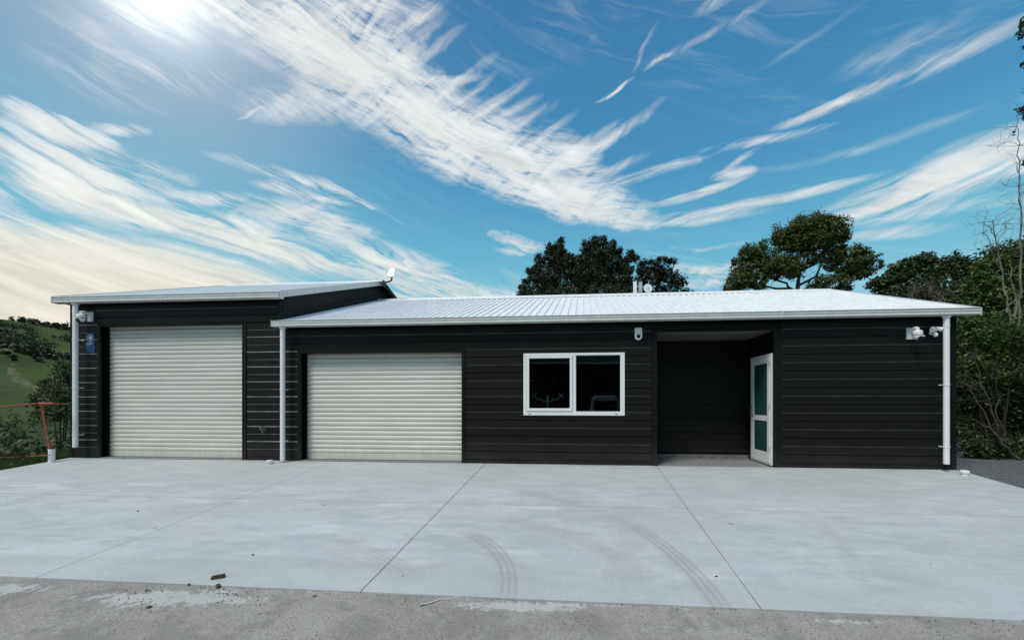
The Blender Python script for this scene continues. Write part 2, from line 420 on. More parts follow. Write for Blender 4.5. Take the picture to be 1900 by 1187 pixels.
    n.put(b.inputs['Roughness'], n.m('MULTIPLY_ADD', n2, .25, .62)); b.inputs['Specular IOR Level'].default_value = .3
    br = n.noise(n.mapping(o, sc=(160, 3, 1)), 1.0, 3, .6)
    bump(n, b, n.m('ADD', n.m('MULTIPLY', br, .6), n3), .7, .004)
    return m
M['concrete'] = mk_concrete()
def mk_road():
    m, n, b = new_mat('worn_old_concrete_road'); o = obj_coord(n)
    n1 = n.noise(o, .9, 6, .65); n2 = n.noise(o, 7, 6, .7); n3 = n.noise(o, 60, 4, .75); n4 = n.noise(o, 24, 5, .7)
    c = n.ramp(n1, [(.3, (.265, .245, .218)), (.7, (.385, .362, .328))])
    c = n.mix(n.ss(n2, .42, .7, 0, .5), c, (.40, .39, .37))
    c = n.mix(n.ss(n3, .50, .64, 0, .5), c, (.14, .13, .12))
    c = n.mix(n.ss(n3, .46, .34, 0, .45), c, (.48, .47, .45))
    big = n.noise(o, 2.2, 6, .7); c = n.mix(n.ss(big, .47, .62, 0, .6), c, (.21, .20, .185))
    c = n.mix(n.ss(n4, .61, .68, 0, .75), c, (.10, .095, .085))
    acc = None
    for (px, py, rx, ry, s) in [(300, 1108, 1.0, .16, 1), (20, 1090, .5, .13, .8), (980, 1122, .8, .10, .9), (640, 1095, .5, .05, .6), (1560, 1150, .5, .05, .5), (410, 1095, .3, .06, .7), (1270, 1125, .5, .05, .4)]:
        p = on_slab(px, py, -.01)
        v = n.mapping(o, loc=(p.x, p.y, 0), rot=(0, 0, .06), sc=(rx, ry, 9), kind='TEXTURE')
        g = n.node('ShaderNodeTexGradient', gradient_type='SPHERICAL'); n.put(g.inputs[0], v)
        t = n.m('MULTIPLY', g.outputs['Fac'], s)
        acc = t if acc is None else n.m('MAXIMUM', acc, t)
    k = n.ss(n.m('ADD', acc, n.m('MULTIPLY', n.m('SUBTRACT', n.m('MULTIPLY', n.m('ADD', n2, n4), .5), .5), 3.4)), .25, .52)
    k = n.m('MULTIPLY', k, n.ss(acc, 0, .12))
    c = n.mix(n.m('MULTIPLY', k, .62), c, (.56, .57, .56))
    n.put(b.inputs['Base Color'], c); b.inputs['Roughness'].default_value = .9
    b.inputs['Specular IOR Level'].default_value = .2
    bump(n, b, n.m('ADD', n3, n.m('MULTIPLY', n4, 1.5)), .8, .01)
    return m
M['road'] = mk_road()
M['smear'] = plain('dried_cement_smear', (.45, .455, .44), .9, var=.25, vscale=12, bumpy=.4)
def mk_gravel():
    m, n, b = new_mat('dark_grey_gravel'); o = obj_coord(n)
    v = n.node('ShaderNodeTexVoronoi'); n.put(v.inputs['Vector'], o); v.inputs['Scale'].default_value = 45
    c = n.mix(n.m('MULTIPLY', n.xyz(v.outputs['Color'])[0], 1.0), (.05, .052, .056), (.17, .175, .18))
    n.put(b.inputs['Base Color'], c); b.inputs['Roughness'].default_value = .9
    bump(n, b, v.outputs['Distance'], 1.0, .02)
    return m
M['gravel'] = mk_gravel()
def mk_ground():
    m, n, b = new_mat('hill_pasture'); o = obj_coord(n)
    x, y, z = n.xyz(o)[0:3]
    flat = n.comb(x, y)
    n1 = n.noise(flat, .012, 6, .62); n2 = n.noise(flat, .11, 6, .65); n3 = n.noise(flat, 1.7, 5, .7)
    c = n.ramp(n1, [(.35, (.027, .045, .012)), (.62, (.052, .078, .022))])
    c = n.mix(n.ss(n2, .42, .66, 0, .8), c, (.030, .040, .016))
    c = n.mix(n.ss(n.noise(flat, .035, 5, .7), .52, .7, 0, .5), c, (.085, .10, .036))
    c = n.mix(n.ss(n3, .45, .7, 0, .4), c, (.08, .10, .04))
    dist = n.vm('LENGTH', n.comb(x, n.m('ADD', y, CAM_D)))
    c = n.mix(n.m('MULTIPLY', n.ss(dist, 60, 25), .7), c, (.045, .050, .026))
    # bare clay slips on the hillside
    acc = None
    for (px, py) in SCARS:
        p = hit(px, py)
        if p is None: continue
        dd = p.length / 760
        v = n.mapping(o, loc=(p.x, p.y, 0), rot=(0, 0, math.atan2(p.y + CAM_D, p.x)), sc=(55 * dd, 7 * dd, 900), kind='TEXTURE')
        g = n.node('ShaderNodeTexGradient', gradient_type='SPHERICAL'); n.put(g.inputs[0], v)
        acc = g.outputs['Fac'] if acc is None else n.m('MAXIMUM', acc, g.outputs['Fac'])
    k = n.ss(n.m('ADD', acc, n.m('MULTIPLY', n.m('SUBTRACT', n.noise(flat, .35, 5, .7), .5), 1.5)), .35, .5)
    k = n.m('MULTIPLY', k, n.ss(acc, 0, .1))
    c = n.mix(n.m('MULTIPLY', k, n.ss(n.noise(flat, .9, 5, .75), .42, .58, .0, .7)), c, (.17, .15, .10))
    n.put(b.inputs['Base Color'], c); b.inputs['Roughness'].default_value = .95
    b.inputs['Specular IOR Level'].default_value = .1
    bump(n, b, n.m('ADD', n3, n.m('MULTIPLY', n2, 4)), .6, .15)
    return m

# ------------------------------------------------------------------ mesh helpers
def link(name, me, m, parent=None, smooth=False):
    if m is not None and not me.materials: me.materials.append(m)
    if smooth:
        me.polygons.foreach_set('use_smooth', [True] * len(me.polygons))
    o = bpy.data.objects.new(name, me); COL.objects.link(o)
    if parent is not None:
        o.parent = parent
        o.matrix_parent_inverse = wmat(parent).inverted()
    return o
def wmat(o):
    m = Matrix.LocRotScale(o.location, o.rotation_euler, o.scale)
    if o.parent: m = wmat(o.parent) @ o.matrix_parent_inverse @ m
    return m
class MB:
    def __init__(s): s.v = []; s.f = []
    def poly(s, pts, faces):
        k = len(s.v); s.v += [tuple(p) for p in pts]; s.f += [tuple(i + k for i in f) for f in faces]; return s
    def box(s, x0, x1, y0, y1, z0, z1):
        return s.poly([(x0,y0,z0),(x1,y0,z0),(x1,y1,z0),(x0,y1,z0),(x0,y0,z1),(x1,y0,z1),(x1,y1,z1),(x0,y1,z1)],
            [(0,3,2,1),(4,5,6,7),(0,1,5,4),(1,2,6,5),(2,3,7,6),(3,0,4,7)])
    def extrude_x(s, prof, x0, x1):      # prof: (y,z) closed loop
        n = len(prof)
        pts = [(x0, p[0], p[1]) for p in prof] + [(x1, p[0], p[1]) for p in prof]
        return s.poly(pts, [(i, (i+1) % n, n + (i+1) % n, n + i) for i in range(n)] + [tuple(range(n-1, -1, -1)), tuple(range(n, 2*n))])
    def prism(s, pts, off):
        n = len(pts); q = [Vector(p) + Vector(off) for p in pts]
        return s.poly([tuple(p) for p in pts] + [tuple(p) for p in q], [tuple(range(n-1,-1,-1)), tuple(range(n, 2*n))] + [(i, (i+1) % n, n+(i+1) % n, n+i) for i in range(n)])
    def tube(s, pts, rad, sides=8, caps=True):
        pts = [Vector(p) for p in pts]
        if not hasattr(rad, '__len__'): rad = [rad] * len(pts)
        k0 = len(s.v); ref = None
        for i, p in enumerate(pts):
            d = (pts[min(i+1, len(pts)-1)] - pts[max(i-1, 0)])
            if d.length < 1e-9: d = Vector((0, 0, 1))
            d.normalize()
            if ref is None:
                ref = d.orthogonal().normalized()
            u = (ref - d * ref.dot(d))
            if u.length < 1e-6: u = d.orthogonal()
            u.normalize(); ref = u; v = d.cross(u)
            for j in range(sides):
                a = 2 * math.pi * j / sides
                s.v.append(tuple(p + (u * math.cos(a) + v * math.sin(a)) * rad[i]))
        for i in range(len(pts) - 1):
            for j in range(sides):
                a = k0 + i * sides + j; b = k0 + i * sides + (j + 1) % sides
                s.f.append((a, b, b + sides, a + sides))
        if caps:
            s.f.append(tuple(range(k0 + sides - 1, k0 - 1, -1))); e = k0 + (len(pts) - 1) * sides
            s.f.append(tuple(range(e, e + sides)))
        return s
    def lathe(s, prof, center, axis=(0, 0, 1), sides=16):
        a = Vector(axis).normalized(); c = Vector(center)
        return s.tube([c + a * h for r_, h in prof], [max(r_, 1e-4) for r_, h in prof], sides)
    def build(s, name, m, parent=None, smooth=False):
        me = bpy.data.meshes.new(name); me.from_pydata(s.v, [], s.f); me.update()
        bm = bmesh.new(); bm.from_mesh(me); bmesh.ops.recalc_face_normals(bm, faces=bm.faces); bm.to_mesh(me); bm.free()
        o = link(name, me, m, parent, smooth)
        if smooth: me.set_sharp_from_angle(angle=R(40))
        return o
def tag(o, label=None, cat=None, group=None, kind=None):
    if label: o['label'] = label
    if cat: o['category'] = cat
    if group: o['group'] = group
    if kind: o['kind'] = kind
    return o
def empty(name, loc, label=None, cat=None, group=None):
    o = bpy.data.objects.new(name, None); COL.objects.link(o); o.location = loc; o.empty_display_size = .2
    return tag(o, label, cat, group)
def box(name, b, m, parent=None, bev=0.0):
    o = MB().box(*b).build(name, m, parent)
    if bev:
        md = o.modifiers.new('bevel', 'BEVEL'); md.width = bev; md.segments = 2; md.limit_method = 'ANGLE'
    return o

# ------------------------------------------------------------------ ground, slab, road
SCARS = [(24, 690), (27, 696), (31, 702), (38, 708), (46, 712), (56, 716), (64, 718), (4, 645), (9, 647), (118, 660), (126, 656), (134, 653), (84, 641)]
def h_noise(x, y):
    return (np.sin(x * .031 + 1.3) * np.cos(y * .027 - .4) + .5 * np.sin(x * .071 + y * .053) + .25 * np.sin(x * .17 - y * .13 + 2)
            + .12 * np.sin(x * .41 + y * .37))
def terrain_z(x, y):
    r = np.hypot(x, y + CAM_D)
    a = np.arctan2(-x, y + CAM_D)                      # 0 ahead, + to the left
    hill = np.exp(-((a - 1.0) / .75) ** 2)
    hl = np.interp(r, [0, 12, 16, 26, 40, 62, 80, 100, 118, 150, 190, 250, 300, 360, 600, 3000],
                   [-.55, -.6, -.95, -1.9, -1.2, 1.6, 5.0, 9.6, 11.0, 10.0, 13.0, 27.0, 35.5, 36.0, 20, 10])
    hf = np.interp(r, [0, 12, 40, 300, 3000], [-.55, -.45, -.6, 0.0, 0])
    n = h_noise(x, y) * np.interp(r, [0, 20, 80, 300, 3000], [.02, .15, .9, 2.4, 3])
    return hf + (hl - hf) * hill + n
def hit(px, py):
    a = ray(px, py); d = np.arange(14.0, 420.0, .5)
    x, y, z = a[0] * d, -CAM_D + a[1] * d, CAM_H + a[2] * d
    k = np.nonzero(z < terrain_z(x, y))[0]
    return Vector((x[k[0]], y[k[0]], z[k[0]])) if len(k) else None
def make_terrain():
    rs = np.concatenate([np.linspace(0, 14, 15), np.linspace(15, 60, 40), np.linspace(62, 140, 60), np.geomspace(144, 420, 60), np.geomspace(450, 2800, 14)])
    na = 300
    an = np.linspace(-math.pi, math.pi, na, endpoint=False)
    rr, aa = np.meshgrid(rs, an, indexing='ij')
    x = -np.sin(aa) * rr; y = np.cos(aa) * rr - CAM_D
    z = terrain_z(x, y)
    v = np.stack([x, y, z], -1).reshape(-1, 3)
    i = np.arange(len(rs) - 1)[:, None] * na; j = np.arange(na)[None, :]; j2 = (j + 1) % na
    f = np.stack([i + j, i + j2, i + j2 + na, i + j + na], -1).reshape(-1, 4)
    me = bpy.data.meshes.new('ground'); me.from_pydata(v.tolist(), [], f.tolist()); me.update()
    return link('ground', me, mk_ground(), smooth=True)
tag(make_terrain(), 'green pasture hills rolling away past the end of the building', kind='structure')

apron = empty('concrete_apron', (-2, -2.2, -.2)); tag(apron, kind='structure')
XE = [-10.86, -8.02, -4.95, -1.86, 1.38, 4.47, 6.55]
YE = [-4.5, -2.3, -.012]
GAP = .0035
def slab_panel(x0, x1, y0, y1):
    z = lambda y: SL * y
    pts = []
    b = .004
    x0 += GAP; x1 -= GAP; y0 += GAP; y1 -= GAP
    top = [(x0+b, y0+b), (x1-b, y0+b), (x1-b, y1-b), (x0+b, y1-b)]
    mid = [(x0, y0), (x1, y0), (x1, y1), (x0, y1)]
    v = [(a, c, z(c)) for a, c in top] + [(a, c, z(c) - b) for a, c in mid] + [(a, c, z(c) - .13) for a, c in mid]
    f = [(0,1,2,3), (11,10,9,8)]
    for k in range(4):
        l = (k + 1) % 4; f += [(4+k, 4+l, l, k), (8+k, 8+l, 4+l, 4+k)]
    MB().poly(v, f).build('slab_panel', M['concrete'], apron)
for i in range(len(XE) - 1):
    for j in range(len(YE) - 1): slab_panel(XE[i], XE[i+1], YE[j], YE[j+1])
m = MB(); m.poly([(-10.8, -4.47, SL*-4.47-.03), (6.5, -4.47, SL*-4.47-.03), (6.5, -.02, -.03), (-10.8, -.02, -.03)], [(0,1,2,3)])
m.build('joint_bed', M['dark'], apron)

def make_road():
    xs = np.linspace(-26, 20, 150); ys = np.concatenate([np.linspace(-4.5, -5.6, 30), np.linspace(-5.7, -13, 30)])
    X, Y = np.meshgrid(xs, ys, indexing='ij')
    edge = -.012 * (np.sin(X * 9) * .5 + np.sin(X * 23 + 1) * .3 + 1)
    Z = SL * np.maximum(Y, -5.5) - .018 + np.minimum(0, Y + 5.5) * .02 + .004 * np.sin(X * 5 + Y * 7) + .003 * np.sin(X * 13 - Y * 17)
    Z -= np.clip(X - 2.7, 0, 1.0) * np.clip(1 - np.abs(Y + 4.6) / .5, 0, 1) * .05
    v = np.stack([X, Y, Z], -1).reshape(-1, 3); nb = len(ys)
    i = np.arange(len(xs) - 1)[:, None] * nb; j = np.arange(nb - 1)[None, :]
    f = np.stack([i + j, i + j + 1, i + nb + j + 1, i + nb + j], -1).reshape(-1, 4)
    me = bpy.data.meshes.new('road'); me.from_pydata(v.tolist(), [], f.tolist()); me.update()
    return link('road', me, M['road'], smooth=True)
tag(make_road(), 'rough worn grey brown roadway along the front of the concrete apron', kind='structure')
gx = MB(); 
gx.poly([(6.56, -13, -.42), (20, -13, -.42), (20, -4.5, -.42), (6.56, -4.5, -.415), (6.56, 9, -.06), (20, 9, -.06), (6.56, 0, -.03), (20, 0, -.03)], [(3, 2, 7, 6), (6, 7, 5, 4), (0, 1, 2, 3)])
tag(gx.build('gravel_path', M['gravel']), 'dark grey gravel beside the right edge of the concrete', kind='structure')

# ------------------------------------------------------------------ building
bld = empty('garage_building', (-2, 0, 0), 'long low black clad garage and office with white steel roofs and two roller doors', 'building')
# wall cores
wc = MB()
for x0, x1, z0, z1 in [(-10.80,-10.14,0,2.8),(-10.80,-6.12,2.8,3.26),(-6.88,-6.12,0,2.8),(-6.12,-5.64,0,2.68),(-5.64,-2.3,2.17,2.68),(-2.3,-1.1,0,2.68),
        (-1.1,.78,0,.94),(-1.1,.78,2.1,2.68),(.78,1.30,0,2.68),(1.30,3.55,2.50,2.68),(3.55,6.48,0,2.68)]:
    wc.box(x0, x1, .012, .11, z0, z1)
wc.box(1.30, 1.385, .012, 1.26, 0, 2.48); wc.box(3.465, 3.55, .012, 1.26, 0, 2.48); wc.box(1.385, 3.465, 1.17, 1.26, 0, 2.48)
wc.box(6.42, 6.48, .11, 8, 0, 2.72); wc.box(-10.8, -10.74, .11, 8, 0, 3.3); wc.box(-10.74, 6.42, 7.94, 8, 0, 2.72); wc.box(-10.74, -6.12, 7.94, 8, 2.72, 3.3)
wc.build('wall', M['trim'], bld)
box('floor_slab', (-10.79, 6.47, .0, 7.9, -.3, -.001), M['bare_concrete'], bld)
pt = box('partition', (-2.2, -2.1, .12, 4.0, 0, 2.6), M['room'], bld)
box('partition', (1.18, 1.28, .12, 4.0, 0, 2.6), M['room'], bld)
box('partition', (-2.1, 1.18, 3.9, 4.0, 0, 2.6), M['room'], bld)

ZB = [.087 + .303 * k for k in range(-1, 12)]
def board_profile(z0, z1, zb):
    """front face from z0 up to z1 of the board whose full foot is zb; y negative = outwards"""
    full = [(-.020, zb), (-.020, zb + .1365), (-.006, zb + .1375), (-.006, zb + .1445), (-.018, zb + .1515), (-.020, zb + .154), (-.020, zb + .288), (-.006, zb + .290), (-.006, zb + .303)]
    pr = []
    for (y, z) in full: pr.append((y, min(max(z, z0), z1)))
    out_ = []
    for p in pr:
        if not out_ or (abs(p[0]-out_[-1][0]) > 1e-6 or abs(p[1]-out_[-1][1]) > 1e-6): out_.append(p)
    return [(.010, z0)] + out_ + [(.010, z1)]
def board(x0, x1, z0, z1, zb, pale, y=0.0):
    if z1 - z0 < .02: return
    prof = [(a + y, b_) for a, b_ in board_profile(z0, z1, zb)]
    # drop zero-thickness corner repeats
    b = MB().extrude_x(prof, x0, x1).build('weatherboard', M['siding'], bld)
    for zc, hh in ((zb + .2965, .0058), (zb + .141, .003)):
        if z0 < zc - hh and zc + hh < z1 - .0005:
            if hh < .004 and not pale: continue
            MB().box(x0 + .002, x1 - .002, y - .0175 if hh > .004 else y - .012, y - .0055, zc - hh, zc + hh).build('joint_sheen_strip', M['joint_sheen_pale' if pale else ('joint_sheen' if y < .5 else 'trim')], b)  # recess strips take the dark trim: shade put into their colour
def board_wall(x0, x1, z0, z1, pale=False, y=0.0):
    for zb in ZB:
        a, b = max(z0, zb), min(z1, zb + .303)
        if b > a: board(x0, x1, a, b, zb, pale, y)
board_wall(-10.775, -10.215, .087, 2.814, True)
board_wall(-10.775, -6.135, 2.814, 3.24)
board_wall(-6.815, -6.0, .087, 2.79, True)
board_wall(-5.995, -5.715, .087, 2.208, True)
board_wall(-5.995, -5.715, 2.208, 2.66)
board_wall(-5.71, 1.295, 2.208, 2.66)
board_wall(-2.255, 1.295, .087, .925)
board_wall(-2.255, -1.118, .925, 2.115)
board_wall(.798, 1.295, .925, 2.115)
board_wall(-2.255, 1.295, 2.115, 2.208)
board_wall(1.30, 3.60, 2.535, 2.66)
board_wall(3.605, 6.44, .087, 2.66)
board_wall(1.39, 3.46, .12, 2.48, y=1.165)
def trim(*b): return box('corner_trim', b, M['trim'], bld, .002)
trim(-10.84, -10.78, -.03, .05, .02, 3.24); trim(-10.21, -10.14, -.03, .15, 0.001, 2.80); trim(-6.91, -6.82, -.03, .10, .001, 2.78)
trim(-10.14, -6.82, -.028, .09, 2.775, 2.80)
trim(-6.13, -6.09, -.03, .05, 2.80, 3.24)
trim(-5.71, -5.64, -.03, .15, .001, 2.17); trim(-2.33, -2.26, -.03, .10, .001, 2.17); trim(-5.71, -2.26, -.031, .09, 2.165, 2.204)
trim(1.30, 1.388, -.032, .14, .001, 2.50); trim(3.462, 3.60, -.032, .10, .001, 2.50); trim(1.30, 3.60, -.033, .09, 2.485, 2.53)
trim(6.445, 6.52, -.03, .06, .0, 2.66)
for x0, x1 in ((-10.78,-10.212),(-6.818,-5.712),(-2.258,1.298),(3.602,6.443)): box('base_flashing', (x0, x1, -.012, .01, .002, .084), M['trim'], bld)

# roller doors
def roller_door(x0, x1, ztop, yd):
    prof = []
    p = .093; z = .135
    prof += [(yd + .02, .012), (yd - .014, .012), (yd - .014, .128), (yd - .002, .131)]
    while z < ztop:
        for t, y in ((0, .004), (.10, -.003), (.25, -.0095), (.5, -.0125), (.75, -.0095), (.88, -.003), (.93, .004)):
            zz = z + p * t
            if zz < ztop: prof.append((yd + y, zz))
        z += p
    prof.append((yd + .02, prof[-1][1]))
    m = MB(); n = len(prof)
    pts = [(x0, a, b) for a, b in prof] + [(x1, a, b) for a, b in prof]
    m.poly(pts, [(i, i+1, n+i+1, n+i) for i in range(n-1)] + [(n-1, 0, n, 2*n-1)])
    d = m.build('roller_door', M['door'], bld)
    box('door_sill', (x0 - .06, x1 + .03, -.03, yd + .05, .0005, .014), M['bare_concrete'], d)
    box('seal_strip', (x0, x1, yd - .02, yd + .02, .0145, .022), M['dark'], d)
    MB().box(x0 - .02, x0 + .012, yd - .03, yd + .03, .015, ztop).box(x1 - .012, x1 + .02, yd - .03, yd + .03, .015, ztop).build('side_guide', M['trim'], d)
    return d
roller_door(-10.13, -6.90, 2.80, .155)
roller_door(-5.63, -2.31, 2.20, .155)
box('interior_backing', (-10.73, -2.21, .35, .40, 0, 2.6), M['dark'], bld)

# window
win = empty('window', (-.16, 0, .94)); win.parent = bld; win.matrix_parent_inverse = wmat(bld).inverted()
wf = MB(); X0, X1, Z0, Z1 = -1.115, .795, .93, 2.11
wf.box(X0, X1, -.045, .07, Z0, Z0 + .075); wf.box(X0, X1, -.045, .07, Z1 - .045, Z1); wf.box(X0, X0 + .055, -.044, .069, Z0 + .075, Z1 - .045); wf.box(X1 - .08, X1, -.044, .069, Z0 + .075, Z1 - .045)
wf.box(-.175, -.115, -.043, .068, Z0 + .075, Z1 - .045)
o = wf.build('frame', M['white'], win); md = o.modifiers.new('bevel', 'BEVEL'); md.width = .004; md.limit_method = 'ANGLE'
sf = MB(); a0, a1, b0, b1 = X0 + .06, -.18, Z0 + .08, Z1 - .05
sf.box(a0, a1, -.058, .02, b0, b0 + .055); sf.box(a0, a1, -.058, .02, b1 - .045, b1); sf.box(a0, a0 + .05, -.057, .019, b0 + .055, b1 - .045); sf.box(a1 - .05, a1, -.057, .019, b0 + .055, b1 - .045)
o = sf.build('sash', M['white'], win); md = o.modifiers.new('bevel', 'BEVEL'); md.width = .004; md.limit_method = 'ANGLE'
box('pane', (a0 + .045, a1 - .045, -.012, -.007, b0 + .05, b1 - .04), M['glass'], win)
box('pane', (-.12, X1 - .075, .020, .025, Z0 + .07, Z1 - .04), M['glass'], win)
box('blind', (a0 + .03, a1 - .02, .075, .10, Z1 - .165, Z1 - .04), M['blind'], win)
box('blind', (-.13, X1 - .05, .075, .10, Z1 - .175, Z1 - .04), M['blind'], win)
box('blind_rail', (a0 + .03, a1 - .02, .072, .103, Z1 - .185, Z1 - .167), M['galv'], win)
box('blind_rail', (-.13, X1 - .05, .072, .103, Z1 - .195, Z1 - .177), M['galv'], win)
MB().box(.62, .66, -.05, -.046, .955, .967).box(-1.02, -.97, -.05, -.046, .955, .962).build('drain_slot', M['dark'], win)

# recessed entry
box('soffit_panel', (1.386, 3.464, .0, 1.168, 2.481, 2.499), M['soffit'], bld)
MB().lathe([(.055, 0), (.055, .008), (.04, .012)], (2.42, .5, 2.470), sides=20).build('downlight', M['steel'], bld, True)
box('plinth', (1.39, 3.46, 1.10, 1.142, 0, .075), M['bare_concrete'], bld)
MB().box(1.39, 3.46, -.01, .0, -.11, -.012).build('threshold_edge', M['dark'], bld)
dr = empty('entry_door', (3.45, .5, 0)); dr.parent = bld; dr.matrix_parent_inverse = wmat(bld).inverted()
fx0, fx1 = 3.438, 3.464; ya, yb, za, zb_ = on_x(1431, 860, 3.438).y, on_x(1393, 860, 3.438).y, .025, 2.075
fr = MB(); fr.box(fx0, fx1, ya, ya + .05, za, zb_).box(fx0, fx1, yb - .05, yb, za, zb_).box(fx0 + .001, fx1, ya + .05, yb - .05, zb_ - .05, zb_).box(fx0 + .001, fx1, ya + .05, yb - .05, za, za + .03)
fr.build('frame', M['white'], dr)
lf = MB(); l0, l1, m0, m1 = ya + .054, yb - .054, za + .034, zb_ - .054; q0, q1 = 3.430, 3.462
lf.box(q0, q1, l0, l0 + .10, m0, m1).box(q0, q1, l1 - .10, l1, m0, m1).box(q0 + .001, q1, l0 + .10, l1 - .10, m1 - .11, m1).box(q0 + .001, q1, l0 + .10, l1 - .10, m0, m0 + .19).box(q0 + .001, q1, l0 + .10, l1 - .10, .83, .93)
lf.build('door_leaf', M['white'], dr)
box('pane', (q0 + .012, q0 + .018, l0 + .095, l1 - .095, .925, m1 - .105), M['teal'], dr)
box('pane', (q0 + .012, q0 + .018, l0 + .095, l1 - .095, m0 + .185, .835), M['teal'], dr)
hd = MB(); hy = l1 - .05; hd.box(q0 - .012, q0 - .0005, hy - .02, hy + .02, .90, 1.14); hd.tube([(q0 - .01, hy, 1.05), (q0 - .055, hy, 1.05), (q0 - .06, hy - .02, 1.05), (q0 - .06, hy - .14, 1.05)], .010, 8)
hd.build('handle', M['steel'], dr, True)
hinge = MB()
for z in (.25, 1.05, 1.85): hinge.tube([(q0 - .006, ya + .052, z), (q0 - .006, ya + .052, z + .1)], .008, 8)
hinge.build('hinge', M['steel'], dr, True)

# roofs
def roof(x0, x1, ye, ze, yr, slope, name, clipx=None):
    rf = empty(name, ((x0 + x1) / 2, yr, ze + slope * (yr - ye))); rf.parent = bld; rf.matrix_parent_inverse = wmat(bld).inverted()
    yb_ = 2 * yr - ye
    P_, W = .152, .76
    prof = []                       # one sheet: (dx, dz)
    nr = 5
    for k in range(nr):
        a = k * P_
        prof += [(a, 0), (a + .012, .026), (a + .030, .026), (a + .042, 0), (a + .090, .0), (a + .097, .003), (a + .104, 0)]
    prof.append((W, 0))
    nrm = 1 / math.sqrt(1 + slope * slope)
    for side in (0, 1):
        x = x0
        while x < x1 - .01:
            pr = [(min(x + d, x1), h) for d, h in prof if x + d <= x1 + .08]
            ys = [ye, yr] if side == 0 else [yb_, yr]
            pts = []
            for y in ys:
                zb = ze + slope * ((y - ye) if side == 0 else (yb_ - y))
                pts += [(a, y, zb + h) for a, h in pr]
            n = len(pr)
            low_ = [(a, y_, z_ - .004 - h_) for (a, y_, z_), (_, h_) in zip(pts, pr + pr)]
            mb = MB(); mb.poly(pts, [(i, i+1, n+i+1, n+i) for i in range(n-1)])
            sh = mb.build('roof_sheet', M['roof'], rf)
            x += W
    # under-lining and ridge cap
    ul = MB()
    zr = ze + slope * (yr - ye)
    ul.poly([(x0+.01, ye+.02, ze-.01), (x1-.01, ye+.02, ze-.01), (x1-.01, yr, zr-.02), (x0+.01, yr, zr-.02), (x1-.01, yb_-.02, ze-.01), (x0+.01, yb_-.02, ze-.01)], [(0,1,2,3), (3,2,4,5)])
    ul.build('underlay', M['dark'], rf)
    rc = MB(); h = .03
    for sgn in (-1, 1):
        rc.poly([(x0, yr, zr + h + .012), (x1, yr, zr + h + .012), (x1, yr + sgn * .2, zr + h - slope * .2), (x0, yr + sgn * .2, zr + h - slope * .2), (x1, yr + sgn * .202, zr + h - slope * .2 - .018), (x0, yr + sgn * .202, zr + h - slope * .2 - .018)], [(0,1,2,3), (3,2,4,5)])
    rc.tube([(x0, yr, zr + h + .012), (x1, yr, zr + h + .012)], .018, 8)
    rc.build('ridge_cap', M['roof'], rf)
    sc_ = MB()
    for k in range(1, 6):
        y = ye + (yr - ye) * (k - .5) / 5.2
        z = ze + slope * (y - ye)
        a = x0 + .021
        while a < x1:
            sc_.box(a - .005, a + .005, y - .005, y + .005, z + .026, z + .031); a += P_
    tag(sc_.build('screws', M['galv'], rf), kind='stuff')
    return rf, zr
MAIN_E = (-.21, 2.755, 3.95, .345)
rfm, ZR = roof(-6.08, 6.72, -.21, 2.755, 3.95, .345, 'roof')
rfl, ZL = roof(-10.98, -5.95, -.21, 3.345, 4.0, .336, 'roof')
# barge flashings
def barge(x0, x1, ye, ze, yr, slope, m, rear=False):
    zr = ze + slope * (yr - ye)
    if not rear: q = [(x0, ye - .02, ze + .035), (x0, yr, zr + .045), (x0, yr, zr - .085), (x0, ye - .02, ze - .105)]
    else: q = [(x0, yr, zr + .045), (x0, 2*yr - ye, ze + .035), (x0, 2*yr - ye, ze - .10), (x0, yr, zr - .085)]
    MB().prism(q, (x1 - x0, 0, 0)).build('barge_board', m, bld)
barge(-5.948, -5.915, -.21, 3.345, 4.0, .336, M['gutter'])
barge(-5.948, -5.915, -.21, 3.345, 4.0, .336, M['trim'], True)
barge(-11.01, -10.982, -.21, 3.345, 4.0, .336, M['gutter']); barge(-11.01, -10.982, -.21, 3.345, 4.0, .336, M['gutter'], True)
barge(6.722, 6.75, -.21, 2.755, 3.95, .345, M['gutter']); barge(6.722, 6.75, -.21, 2.755, 3.95, .345, M['gutter'], True)
# right end gable fill and left
for xg, zt, yr, zr in ((6.42, 2.72, 3.95, ZR), (-10.8, 3.3, 4.0, ZL)):
    MB().prism([(xg, .0, zt - .02), (xg, 8, zt - .02), (xg, yr, zr - .04)], (.06, 0, 0)).build('gable_wall', M['trim'], bld)
# gable wall between the two roof heights, boards running back from the front
XG = -6.10
def ztop(y): return 3.345 - .10 + .336 * ((y + .21) if y <= 4 else (8.21 - y))
MB().prism([(XG - .06, .0, 2.5), (XG - .06, 8, 2.5), (XG - .06, 8, ztop(8) + .05), (XG - .06, 4, ztop(4) + .05), (XG - .06, .0, ztop(0) + .05)], (.055, 0, 0)).build('gable_wall', M['trim'], bld)
for k, zb in enumerate(ZB):
    for z0, z1 in ((zb, zb + .147), (zb + .1515, zb + .299)):
        if z0 < 2.75 or z0 > ztop(4): continue
        def yfor(z): return max(.05, (z - 3.245) / .336 - .21)
        ya_, yb2 = yfor(z0), yfor(z1)
        if z1 > ztop(4) - .02: z1 = ztop(4) - .02; yb2 = 3.95
        ra, rb = 8.0 - ya_, 8.0 - yb2
        MB().prism([(XG + .002, ya_, z0), (XG + .002, ra, z0), (XG + .002, rb, z1), (XG + .002, yb2, z1)], (.014, 0, 0)).build('weatherboard', M['siding'], bld)
